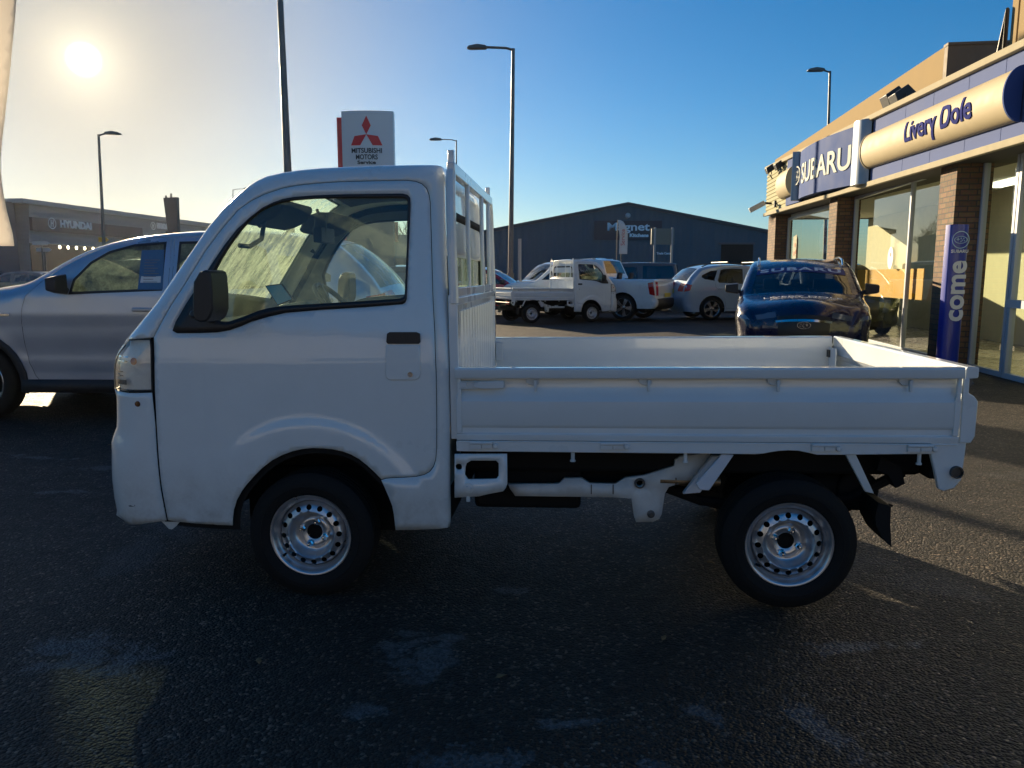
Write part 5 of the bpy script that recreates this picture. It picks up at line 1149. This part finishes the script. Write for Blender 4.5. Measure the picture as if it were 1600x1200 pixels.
floodlight(1217, 258, -.1, 'small floodlight at the far roof corner, right of its neighbour', .8); floodlight(1203, 264, -.2, 'small floodlight at the far roof corner, leftmost of all floodlights', .8)
t, z = FP(1206, 318, -.1); cc_ = empty('security_camera', 'white security camera at the far corner of the showroom', 'camera', BO+BD*t+BN*(-.1)+Vector((0, 0, z)), BRZ)
b = MB(); b.tube([(0, 0, 0), (-.22, .02, .02)], .03, 8); b.tube([(.1, 0, -.1), (.1, 0, .08)], .05, 8); b.build('bracket', BLACK, cc_)
b = MB(Matrix.Translation((-.24, 0, .0)) @ Matrix.Rotation(R(-28), 4, 'Y')); b.box((-.40, -.07, -.07), (.05, .07, .07)); b.build('housing', mat('camera_white', (.5, .5, .48), .5), cc_, bevel=.02)
# things behind the glass: car for a reflection, yellow board, oval sticker, standing flag
st = scaled(SUV, 4.3, 1.58, 1.78); t_ = FP(1385, 500, 1.6)[0]; p_ = BO+BD*(t_-.9)+BN*1.55  # solid car added in place of a reflection in the window
m = Matrix.Rotation(R(74), 4, 'Z') @ Vector((st['ax'][0], 0, 0)); make_car('reflection_car', 'olive green crossover added inside the showroom window in place of a car reflection, beside the yellow board', 'car', (p_.x+.0, p_.y-.2, .03), R(84), 'olive', st, grid=.08, tint=DARKGLASS)
ya, yb = FP(1337, 421, .56), FP(1436, 470, .56); za, zb2 = FP(1337, 480, .56)[1], FP(1337, 421, .56)[1]
b = MB(); loc(b, yb[0], ya[0], .60, .615, .90, 1.42); yo = b.build('poster', mat('yellow_poster', (.62, .29, .004), .6, var=.04), None, smooth=0); yo.location = BO; yo.rotation_euler = (0, 0, BRZ); tag(yo, 'yellow orange poster band behind the showroom window', 'poster')
b = MB(); tt, zz = FP(1392, 403, .51); b.lathe([(0, .500), (.105, .500), (.105, .508), (0, .508)], (0, 0, 0), 24, axis='x'); b.v = [Vector((v.x, tt+v.y*1.3, zz+v.z*1.9)) for v in b.v]; so = b.build('window_sticker', mat('sticker_white', (.7, .68, .66), .5), None); so.location = BO; so.rotation_euler = (0, 0, BRZ); tag(so, 'white oval sticker with a small red mark on the showroom window', 'sticker')
b = MB(); b.lathe([(0, .497), (.04, .497), (.04, .499)], (0, tt, zz+.06), 12, axis='x'); c_ = b.build('mark', mat('sticker_red', (.5, .05, .04), .5), so)
t, z = FP(1243, 375, .9); ff = empty('advert_flag', 'white standing flag with red dots inside the far showroom window', 'flag', BO+BD*t+BN*.9, BRZ)
b = MB(); b.prism([(-.35, .3), (.25, .3), (.35, 1.6), (.30, 2.35), (.1, 2.5), (-.3, 2.45)], 0, .01, lambda a, c, h: (h, -a, c)); b.build('flag_cloth', mat('flag_white', (.65, .63, .6), .8), ff, smooth=0)
b = MB()
for y, z2 in ((.0, 2.2), (-.12, 2.0), (.1, 1.95)): b.lathe([(0, -.004), (.07, -.004)], (0, y, z2), 12, axis='x')
b.build('print_dots', mat('print_red', (.5, .06, .04), .6), ff, smooth=0)

# ================================================================== FAR BUILDINGS
def clad(name, col, axis, scale, bumpd=.03):
    m = bpy.data.materials.new(name); m.use_nodes = True; t = m.node_tree; b = t.nodes['Principled BSDF']
    co = t.nodes.new('ShaderNodeTexCoord'); w = t.nodes.new('ShaderNodeTexWave'); w.bands_direction = axis; w.inputs['Scale'].default_value = scale; t.links.new(co.outputs['Object'], w.inputs['Vector'])
    bp = t.nodes.new('ShaderNodeBump'); bp.inputs['Strength'].default_value = 1; bp.inputs['Distance'].default_value = bumpd; t.links.new(w.outputs['Fac'], bp.inputs['Height']); t.links.new(bp.outputs[0], b.inputs['Normal'])
    n = t.nodes.new('ShaderNodeTexNoise'); n.inputs['Scale'].default_value = .6; n.inputs['Detail'].default_value = 6; t.links.new(co.outputs['Object'], n.inputs['Vector'])
    r = t.nodes.new('ShaderNodeValToRGB'); r.color_ramp.elements[0].color = (*[x*.85 for x in col], 1); r.color_ramp.elements[1].color = (*[x*1.15 for x in col], 1); t.links.new(n.outputs['Fac'], r.inputs[0]); t.links.new(r.outputs[0], b.inputs['Base Color'])
    b.inputs['Roughness'].default_value = .5; return m
NAVYC = clad('navy_cladding', (.026, .075, .115), 'X', .55)
YM = 62.; A = lambda px, py, Y=YM: atY(px, py, Y)
x0, x1, xr = A(742, 372).x, A(1200, 358).x, A(981, 320).x; ze, zr_ = A(760, 366).z, A(981, 320).z
mag = empty('kitchen_store', 'wide dark blue ribbed shed with a shallow gable across the yard', 'building', ((x0+x1)/2, YM, 0))
cxm = (x0+x1)/2
b = MB(); pl = [(x0-cxm, 0), (x1-cxm+1.5, 0), (x1-cxm+1.5, ze-.05), (xr-cxm, zr_), (x0-cxm, ze)]
b.prism(pl, 0, .3, lambda a, c, h: (a, h, c)); b.build('gable_wall', NAVYC, mag, smooth=0)
b = MB(); b.prism([(x0-cxm-.3, ze-.15), (xr-cxm, zr_-.05), (x1-cxm+1.8, ze-.25), (x1-cxm+1.8, ze), (xr-cxm, zr_+.2), (x0-cxm-.3, ze+.12)], -.2, 45, lambda a, c, h: (a, h, c)); b.build('roof', mat('dark_roof', (.05, .06, .07), .6), mag, smooth=0)
b = MB(); b.box((x0-cxm, .3, 0), (x0-cxm+.3, 45, ze-.2)); b.box((x1-cxm+1.2, .3, 0), (x1-cxm+1.5, 45, ze-.3)); b.build('side_wall', NAVYC, mag, smooth=0)
def qb(b, pa, pb, Y, ya, yb, ox, oy=None):
    a, c = A(*pa, Y), A(*pb, Y); b.box((a.x-ox, ya, a.z), (c.x-ox, yb, c.z)); return b
b = MB(); qb(b, (928, 375), (1034, 345), YM, -.12, -.003, cxm); sp = b.build('sign_board', mat('navy_board', (.012, .022, .045), .5), mag, smooth=0)
LTXT = mat('pale_lettering', (.70, .80, .88), .6)
def ftext(body, px, py, Y, hpx, wpx, parent, m=LTXT, name='lettering', dy=-.13, off_=.02, yy=None):
    c = A(px, py, Y); h = hpx/FPX*Y; o = text_mesh(name, body, h/.72, m, parent, frame(Vector((c.x-parent.location.x, dy, c.z)), (1, 0, 0), (0, 0, 1)), extrude=.01, offset=off_)
    xs = [v.co.x for v in o.data.vertices]; w = max(xs)-min(xs); k = (wpx/FPX*Y)/w; mx = c.x-parent.location.x
    for v in o.data.vertices: v.co.x = mx+(v.co.x-mx)*k
    return o
ftext('Magnet', 981, 355, YM, 12, 65, mag, off_=.02); ftext('Kitchens', 998, 368, YM, 5, 29, mag, off_=.02)
ftext('Trade Centre', 1038, 396, YM, 3.4, 24, mag, off_=.01, dy=-.05)
b = MB(); qb(b, (1125, 432), (1177, 381), YM, -.02, -.003, cxm); rdoor = b.build('roller_door', mat('door_dark', (.008, .008, .009), .8), mag, smooth=0)
b = MB(); qb(b, (1123, 382), (1179, 379), YM, -.15, -.003, cxm); b.build('door_hood', mat('hood_grey', (.08, .09, .10), .6), mag, smooth=0)
b = MB(); c = A(981, 337); b.lathe([(0, -.25), (.15, -.22), (.22, -.1), (.22, 0)], (c.x-cxm, 0, c.z), 12); b.build('wall_lamp', mat('lamp_white', (.5, .52, .52), .5), mag)
# grey showroom on the left, receding
HA, HB, HE = atY(44, 430, 47), atY(345, 430, 70), atY(-60, 430, 46.6)
hz = empty('grey_showroom', 'long hazy grey car showroom with dark sign bands at the far left', 'building', (HA.x, HA.y, 0), math.atan2(HB.y-HA.y, HB.x-HA.x))
LH = (HB-HA).length; HD = (HB-HA).normalized(); HN = Vector((-HD.y, HD.x, 0))
def HPt(px, py):
    d = ray(px, py); nn = Vector((-HD.y, HD.x, 0)); k = (HA-O).dot(nn)/d.dot(nn); q = O+d*k; return ((q-HA).dot(HD), q.z)
GREYW = clad('pale_grey_cladding', (.22, .23, .24), 'Z', 1.2, .01)
tl = HPt(45, 316); tr = HPt(330, 352)
b = MB(); b.prism([(0, 0), (tr[0]+3, 0), (tr[0]+3, tr[1]-.1), (tl[0], tl[1])], 0, 14, lambda a, c, h: (a, h, c)); b.build('wall', GREYW, hz, smooth=0)
b = MB(); b.prism([(-.2, tl[1]-.1), (tr[0]+3.3, tr[1]-.2), (tr[0]+3.3, tr[1]+.12), (-.2, tl[1]+.16)], -.25, 14.3, lambda a, c, h: (a, h, c)); b.build('roof_edge', mat('roof_edge_grey', (.3, .31, .32), .5), hz, smooth=0)
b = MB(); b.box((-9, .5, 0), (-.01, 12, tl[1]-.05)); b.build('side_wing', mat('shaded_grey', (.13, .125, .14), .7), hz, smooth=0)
for (pa, pb, nm) in (((45, 339), (219, 362), 'sign_band'), ((45, 375), (300, 425), 'glazed_front')):
    a, c = HPt(*pa), HPt(pb[0], pb[1]); b = MB()
    a2 = HPt(pa[0], pb[1] if nm == 'sign_band' else 428); z0 = HPt(pa[0], 360)[1] if nm == 'sign_band' else .1; z1 = HPt(pa[0], 339)[1] if nm == 'sign_band' else HPt(pa[0], 380)[1]
    b.box((a[0], -.2 if nm == 'sign_band' else -.05, z0), (c[0], -.003, z1)); b.build(nm, mat('band_dark', (.07, .05, .06), .5) if nm == 'sign_band' else mat('far_glass', (.05, .06, .07), .1, .2), hz, smooth=0)
def htext(body, p0, p1, hgt, zpx):
    a, c = HPt(*p0), HPt(*p1); o = text_mesh('lettering', body, hgt, mat('white_letters', (.7, .72, .74), .5), hz, frame(Vector(((a[0]+c[0])/2, -.22, HPt(p0[0], zpx)[1])), (1, 0, 0), (0, 0, 1)), extrude=.02, offset=.03)
    xs = [v.co.x for v in o.data.vertices]; k = (c[0]-a[0])/(max(xs)-min(xs)); mx = (a[0]+c[0])/2
    for v in o.data.vertices: v.co.x = mx+(v.co.x-mx)*k
htext('HYUNDAI', (89, 350), (138, 350), .62, 350); 
def slant(px0, px1, z, h):
    a, c = HPt(px0, 350)[0], HPt(px1, 350)[0]; b = MB(); n = 24; cx_ = (a+c)/2; w = (c-a)/2
    b.add([(cx_+w*r_*math.cos(2*math.pi*k/n), -.22, z+h*r_*math.sin(2*math.pi*k/n)) for r_ in (1, .8) for k in range(n)], [(k, (k+1) % n, n+(k+1) % n, n+k) for k in range(n)])
    b.add([(cx_-w*.45, -.22, z-h*.6), (cx_-w*.2, -.22, z-h*.6), (cx_-w*.05, -.22, z+h*.6), (cx_-w*.3, -.22, z+h*.6), (cx_+w*.05, -.22, z-h*.6), (cx_+w*.3, -.22, z-h*.6), (cx_+w*.45, -.22, z+h*.6), (cx_+w*.2, -.22, z+h*.6), (cx_-w*.25, -.22, z-.08*h), (cx_+w*.25, -.22, z-.08*h), (cx_+w*.25, -.22, z+.15*h), (cx_-w*.25, -.22, z+.15*h)], [(0, 1, 2, 3), (4, 5, 6, 7), (8, 9, 10, 11)])
    b.build('badge', mat('white_letters', (.7, .72, .74), .5), hz, smooth=0)
slant(70, 83, HPt(76, 349)[1], .36)
htext('HYUNDAI', (241, 353), (258, 353), .55, 353); slant(231, 239, HPt(235, 353)[1], .3)
b = MB()
for k in range(6): t = HPt(92+k*13, 390)[0]; b.lathe([(0, -.08), (.12, -.08)], (t, 0, HPt(92, 386)[1]), 8)
b.build('lit_lamps', mat('lamp_glow', (.9, .85, .7), .5, emit=((1, .9, .6), 3)), hz, smooth=0)
# red banner building glimpsed through the cab
rb_ = empty('red_fronted_unit', 'low unit with a red fascia seen through the foreground cab windows', 'building', (A(585, 430, 58).x, 58, 0))
b = MB(); b.box((-6.5, 0, 0), (4.5, 8, 4.3)); b.build('wall', mat('unit_wall', (.28, .27, .25), .7), rb_, smooth=0)
b = MB(); qb(b, (541, 378), (622, 347), 58, -.2, -.003, rb_.location.x); b.build('fascia', mat('red_fascia', (.30, .04, .03), .5), rb_, smooth=0)
b = MB(); b.box((-6, -.05, .3), (4, -.003, 2.6)); b.build('glazing', mat('far_glass', (.05, .06, .07), .1, .2), rb_, smooth=0)

# ================================================================== LAMP COLUMNS, PYLON SIGN, FLAGS
POLE = mat('galvanised_column', (.11, .115, .12), .45, .5, var=.15, vscale=4)
def lamp(px_top, py_top, px_b, Y, head, lab, r=.07, hl=.75):
    top = atY(px_top, py_top, Y); base = gnd(px_b, 430+FPX*1.29/Y*.99) if False else atY(px_b, 430, Y)
    e = empty('lamp_column', lab, 'street lamp', (base.x, Y, 0), 0, 'galvanised lamp columns'); h = top.z; dx = top.x-base.x
    k = h/(h-1.3); xt = base.x+(top.x-base.x)-base.x
    b = MB(); b.tube([(0, 0, 0), (dx*.15, 0, 1.4)], r*1.35, 14); b.tube([(dx*.15, 0, 1.4), (dx, 0, h)], r, 14, r*.62); b.build('column', POLE, e)
    if head:
        s = head; b = MB(); b.tube([(dx, 0, h-.05), (dx+s*.25, 0, h+.02), (dx+s*hl, 0, h+.05)], r*.45, 8); b.build('arm', POLE, e)
        b = MB(Matrix.Translation((dx+s*(hl+.25), 0, h+.05)) @ Matrix.Scale(s, 4, (1, 0, 0))); b.prism([(-.32, -.02), (-.25, .05), (.05, .09), (.35, .03), (.42, -.04), (.30, -.07), (-.25, -.06)], -.13, .13, lambda a, c, h_: (a, h_, c)); b.build('lantern', POLE, e, bevel=.02)
    return e
lamp(436, -40, 457, 18.5, 0, 'tall thick column rising out of the picture behind the cab roof', .105)
lamp(802, 76, 797, 29, -1, 'tall column with its lantern to the left, in the middle behind the guard frame', .10, 1.0)
lamp(713, 219, 712.5, 46, -1, 'short distant column just left of the tall middle one, its lantern to the left', .06, .9)
lamp(154, 210, 164, 36, 1, 'column standing below the sun with its small lantern to the right', .085, .35)
lamp(364, 296, 363, 62, 1, 'faint distant column above the windscreen pillar of the foreground cab', .05, .9)
lamp(1297, 111, 1289, 34, -1, 'column behind the showroom roof on the right, lantern to the left', .08, .3)
e = empty('short_post', 'short pale grey post near the foot of the middle lamp column', 'post', (atY(812, 430, 30).x, 30, 0)); b = MB(); b.tube([(0, 0, 0), (0, 0, atY(812, 373, 30).z)], .07, 10); b.build('post', mat('pale_post', (.3, .32, .33), .5), e)
# pylon with the three diamonds
YP = 20.; qa, qb_ = atY(533, 174, YP), atY(616, 262, YP); pyl = empty('pylon_sign', 'white pylon sign with three red diamonds and black lettering above the cab roof', 'sign', ((qa.x+qb_.x)/2, YP, 0))
w = qb_.x-qa.x; zt2 = qa.z; zb_s = qb_.z-.35; n = 14; f0 = [(-w/2+w*k/n, -.10*(1-(2*k/n-1)**2)) for k in range(n+1)]
b = MB(); b.prism(f0+[(w/2, .22), (-w/2, .22)], zb_s, zt2, lambda a, c, h: (a, c, h)); b.build('panel', mat('pylon_white', (.55, .57, .62), .35, coat=.3), pyl)
b = MB(); b.box((-w/2-.13, .05, zb_s-2), (-w/2-.005, .20, atY(526, 183, YP).z)); b.build('red_fin', mat('signal_red', (.60, .012, .02), .4), pyl, smooth=0)
b = MB(); b.box((-w/2+.05, .0, 0), (w/2-.05, .18, zb_s-.004)); b.build('base', mat('pylon_base', (.10, .10, .11), .5), pyl, smooth=0)
RED3 = mat('signal_red', (.60, .012, .02), .4)
LPx = lambda px, py: (atY(px, py, YP).x-pyl.location.x, atY(px, py, YP).z)
ybow = lambda x: -.10*(1-(2*x/w)**2)
for tri in ([(573.5, 182), (580.5, 197), (573.5, 211), (566.5, 197)], [(573.5, 211), (566, 213), (555, 213.5), (549.5, 228), (564, 228)], [(573.5, 211), (581, 213), (591.5, 213.5), (598.5, 228), (583.5, 228)]):
    b = MB(); pts = [LPx(*q) for q in tri]
    if len(tri) == 5: pts = [pts[0], pts[2], pts[3], pts[4]]
    b.prism(pts, 0, .012, lambda a, c, h: (a, ybow(a)-.004-h, c)); b.build('diamond', RED3, pyl, smooth=0)
BLKT = mat('black_lettering', (.02, .02, .025), .5)
for body, py, hp, wp in (('MITSUBISHI', 236.5, 7.2, 46), ('MOTORS', 246.5, 7.2, 33), ('Service', 254.8, 5.0, 28)):
    cx_, cz_ = LPx(574, py); h = hp/FPX*YP
    o = text_mesh('lettering', body, h/.72, BLKT, pyl, frame(Vector((0, 0, 0)), (1, 0, 0), (0, 0, 1)), extrude=.003, offset=.004)
    xs = [v.co.x for v in o.data.vertices]; k = (wp/FPX*YP)/(max(xs)-min(xs)); 
    for v in o.data.vertices: v.co.x = v.co.x*k+cx_; v.co.z += cz_; v.co.y += ybow(v.co.x)-.008
# dark pylon seen edge on, left
YQ = 42.; e = empty('dark_pylon', 'dark tapering pylon seen from behind in front of the grey showroom', 'sign', (atY(266, 430, YQ).x, YQ, 0)); ox = e.location.x
b = MB(); pts = [(atY(*q, YQ).x-ox, atY(*q, YQ).z) for q in ((255, 309), (276, 308), (278, 362), (262, 362))]; b.prism(pts, 0, .3, lambda a, c, h: (a, h, c)); b.build('panel', mat('pylon_dark', (.06, .06, .065), .6), e, smooth=0)
b = MB(); b.box((-.15, .1, 0), (.2, .2, atY(266, 361, YQ).z)); b.tube([(atY(257.5, 309, YQ).x-ox, .15, atY(257, 310, YQ).z), (atY(257.5, 305, YQ).x-ox, .15, atY(257, 305, YQ).z)], .05, 6); b.tube([(atY(265.5, 309, YQ).x-ox, .15, atY(265, 310, YQ).z), (atY(265.5, 302, YQ).x-ox, .15, atY(265, 302, YQ).z)], .05, 6); b.build('post', mat('pylon_dark', (.06, .06, .065), .6), e, smooth=0)
# blank board on two posts in front of the navy shed
YB = 40.; e = empty('blank_board', 'blank grey-green board seen from behind on two posts before the navy shed', 'sign', (atY(1036, 430, YB).x, YB, 0)); ox = e.location.x
b = MB(); a, c = atY(1017.5, 382, YB), atY(1054.5, 357, YB); b.box((a.x-ox, 0, a.z), (c.x-ox, .12, c.z)); b.build('board', mat('board_back', (.10, .14, .14), .5, .2), e, bevel=.01)
b = MB()
for px in (1022, 1049): x = atY(px, 400, YB).x-ox; b.tube([(x, -.06, 0), (x, -.06, atY(px, 355.5, YB).z)], .06, 8)
b.build('post', mat('pale_post', (.3, .32, .33), .5), e)
# feather flags
def feather(px, Y, pl, lab, col, text=None):
    bx = atY(px, 430, Y).x; e = empty('feather_flag', lab, 'flag', (bx, Y, 0)); pts = [(atY(a, c, Y).x-bx, atY(a, c, Y).z) for a, c in pl]
    V, F = cdt(pts, [], .06 if Y < 10 else .12); b = MB(); b.add([(x, .05*math.sin(x*9+z*2.3)+.03*math.sin(z*5), z) for x, z in V], F); b.build('flag_cloth', col, e, solid=.003)
    b = MB(); zt3 = max(p[1] for p in pts); xl = min(p[0] for p in pts); b.tube([(xl-.02, .03, 0), (xl-.02, .03, zt3*.8), (xl+.0, .03, zt3+.02)], .018, 8); b.build('pole', DKSTEEL, e); return e, pts
FLAGC = mat('cream_cloth', (.72, .70, .66), .8, var=.04)
_b = FLAGC.node_tree.nodes['Principled BSDF']; _tl = FLAGC.node_tree.nodes.new('ShaderNodeBsdfTranslucent'); _tl.inputs[0].default_value = (.74, .70, .64, 1); _mx = FLAGC.node_tree.nodes.new('ShaderNodeMixShader'); _mx.inputs[0].default_value = .6
FLAGC.node_tree.links.new(_b.outputs[0], _mx.inputs[1]); FLAGC.node_tree.links.new(_tl.outputs[0], _mx.inputs[2]); FLAGC.node_tree.links.new(_mx.outputs[0], FLAGC.node_tree.nodes['Material Output'].inputs[0])
feather(-60, 7.6, [(-90, 376), (-60, 380), (-20, 384), (14, 384), (13, 365), (8, 330), (6, 260), (10, 160), (18, 60), (27, -30), (20, -60), (-40, -90), (-90, -60)], 'large cream feather flag cut off by the left edge of the picture', FLAGC)
fl, fpts = feather(974, 36, [(967, 397), (980, 397), (981, 380), (981, 365), (979, 355), (974, 346), (969, 343.5), (965.5, 344), (966, 350), (968, 370)], 'white feather flag with red lettering in front of the navy shed', mat('flag_white', (.65, .63, .6), .8))
o = text_mesh('lettering', 'Service', .26, mat('print_red', (.5, .06, .04), .6), fl, frame(Vector((atY(973, 370, 36).x-fl.location.x, -.10, atY(973, 371, 36).z)), (0, 0, 1), (-1, 0, 0)), extrude=.004)
b = MB(); b.tube([(0, 0, 0), (atY(970, 395, 36).x-fl.location.x, 0, atY(970, 390, 36).z)], .03); b.build('stand', DKSTEEL, fl)
# road signs and yellow sign by the grey showroom
for px, py, w_, h_, nm, lab, col in ((68, 380, 27, 6, 'direction_sign', 'upper pale arrow sign before the grey showroom', (.35, .36, .38)), (69, 390, 24, 6, 'direction_sign', 'lower pale arrow sign before the grey showroom', (.33, .34, .36)), (166, 374.5, 16, 7, 'warning_sign', 'small orange sign on a post before the grey showroom', (.75, .38, .02))):
    Y = 40.; p = atY(px, 430, Y); e = empty(nm, lab, 'sign', (p.x, Y+(.15 if py == 390 else 0), 0)); s = Y/FPX; z = atY(px, py, Y).z
    b = MB(); b.prism([(-w_*s/2, -h_*s/2), (w_*s/2-.15, -h_*s/2), (w_*s/2, 0), (w_*s/2-.15, h_*s/2), (-w_*s/2, h_*s/2)], 0, .03, lambda a, c, h: (a, h, z+c)); b.build('plate', mat(nm+'_paint'+str(px), col, .5), e, smooth=0)
    b = MB(); b.tube([(0, .06, 0), (0, .06, z)], .04, 6); b.build('post', POLE, e)
# low wall / verge and hedge strip at the far left
g = MB(); p = [gnd(-120, 437), gnd(330, 437), gnd(330, 446), gnd(-120, 452)]
g.add([(q.x, q.y, .006) for q in p], [(0, 1, 2, 3)]); tag(g.build('pavement', mat('pale_pavement', (.20, .17, .12), .9, var=.15, vscale=2), smooth=0), kind='structure')
# bare trees
BARK = mat('bark', (.07, .055, .04), .9, var=.2)
def bare_tree(px, Y, h, lab, seed, spread=.55, depth=6):
    rnd = random.Random(seed); e = empty('bare_tree', lab, 'tree', (atY(px, 430, Y).x, Y, 0)); tb, cb = MB(), MB()
    def grow(p, d, l, r, k):
        q = p+d*l; (tb if k <= 1 else cb).tube([p, q], r, 5 if k < 3 else 3, r*.68, cap=False)
        if k >= depth: return
        for _ in range(3 if k > 0 else 4):
            v = Vector((rnd.gauss(0, 1), rnd.gauss(0, 1), rnd.gauss(.25, .6))).normalized(); nd = (d+v*spread).normalized(); grow(p+d*l*rnd.uniform(.6, 1), nd, l*rnd.uniform(.62, .82), r*.6, k+1)
    grow(Vector((0, 0, 0)), Vector((0, 0, 1)), h*.26, h*.022, 0); tb.build('trunk', BARK, e); cb.build('crown', BARK, e, recalc=True); return e
bare_tree(770, 95, 8.6, 'bare tree rising behind the left eave of the navy shed', 3)
bare_tree(196, 100, 9.5, 'bare tree rising behind the grey showroom', 5)
bare_tree(1172, 100, 8.2, 'bare tree behind the right eave of the navy shed', 8)
for k, (px, Y, h) in enumerate(((500, 75, 8.5), (535, 80, 8), (600, 84, 8.5), (640, 80, 9.5))): bare_tree(px, Y, h, ['bare tree leftmost in the view through the cab windows', 'bare tree left of the red unit in the view through the cab', 'bare tree behind the red unit seen through the cab', 'bare tree right of the red unit seen at the rear of the cab window'][k], 20+k, depth=5)

# long unit added behind the camera, unseen, to bounce sunlight into paint and glass
ru = empty('fill_building', 'long unseen building added behind the camera to bounce sunlight onto the truck', 'building', (4, -19, 0))
b = MB(); b.box((-30, -8, 0), (24, 0, 5.5)); b.build('wall', mat('fill_wall_grey', (.21, .21, .22), .85, var=.12, vscale=2), ru, smooth=0)
b = MB(); b.box((-30.3, -8.2, 5.504), (24.3, .3, 5.8)); b.build('roof', mat('roof_felt', (.06, .06, .06), .9), ru, smooth=0)
for k in range(8):
    b = MB(); b.box((-27+k*6.2, .003, 1.0), (-23.6+k*6.2, .05, 2.6)); b.build('window', mat('far_glass', (.05, .06, .07), .1, .2), ru, smooth=0)

# air volume added to imitate the veil of lens glare near the sun
hb_ = MB(); hb_.box((-140, -40, -1), (110, 160, 30)); hz_ = hb_.build('glare_haze', None or bpy.data.materials.new('glare_haze_air'), smooth=0)
hm_ = hz_.data.materials[0]; hm_.use_nodes = True; t = hm_.node_tree; t.nodes.clear(); o_ = t.nodes.new('ShaderNodeOutputMaterial'); pv = t.nodes.new('ShaderNodeVolumePrincipled')
pv.inputs['Color'].default_value = (.92, .93, .95, 1); pv.inputs['Density'].default_value = .0001; pv.inputs['Anisotropy'].default_value = .72; t.links.new(pv.outputs[0], o_.inputs['Volume']); tag(hz_, kind='stuff')

# fallen leaves on the forecourt
LEAF = mat('dry_leaf', (.22, .15, .07), .8, var=.3, vscale=40)
for (px, py), a, lab in (((783, 1058), .4, 'dry curled leaf on the asphalt, nearest the bottom middle of the forecourt'), ((404, 1034), 2.0, 'dry leaf on the asphalt left of the middle, in front of the front wheel'), ((1037, 998), 1.1, 'dry leaf at the tip of the streak of light before the rear wheel'), ((1110, 880), 2.6, 'tiny leaf on the asphalt just left of the rear wheel'), ((172, 696), .2, 'dry leaf on the asphalt left of the front bumper')):
    q = gnd(px, py); b = MB(Matrix.Rotation(a, 4, 'Z')); pts = [(-.020, 0, .002), (-.008, -.009, .005), (.008, -.008, .009), (.022, 0, .004), (.008, .009, .004), (-.008, .008, .010)]
    b.add(pts+[(0, 0, .006)], [(0, 1, 6), (1, 2, 6), (2, 3, 6), (3, 4, 6), (4, 5, 6), (5, 0, 6)]); o = b.build('fallen_leaf', LEAF, solid=.0008); o.location = (q.x, q.y, 0); tag(o, lab, 'leaf', 'fallen leaves')
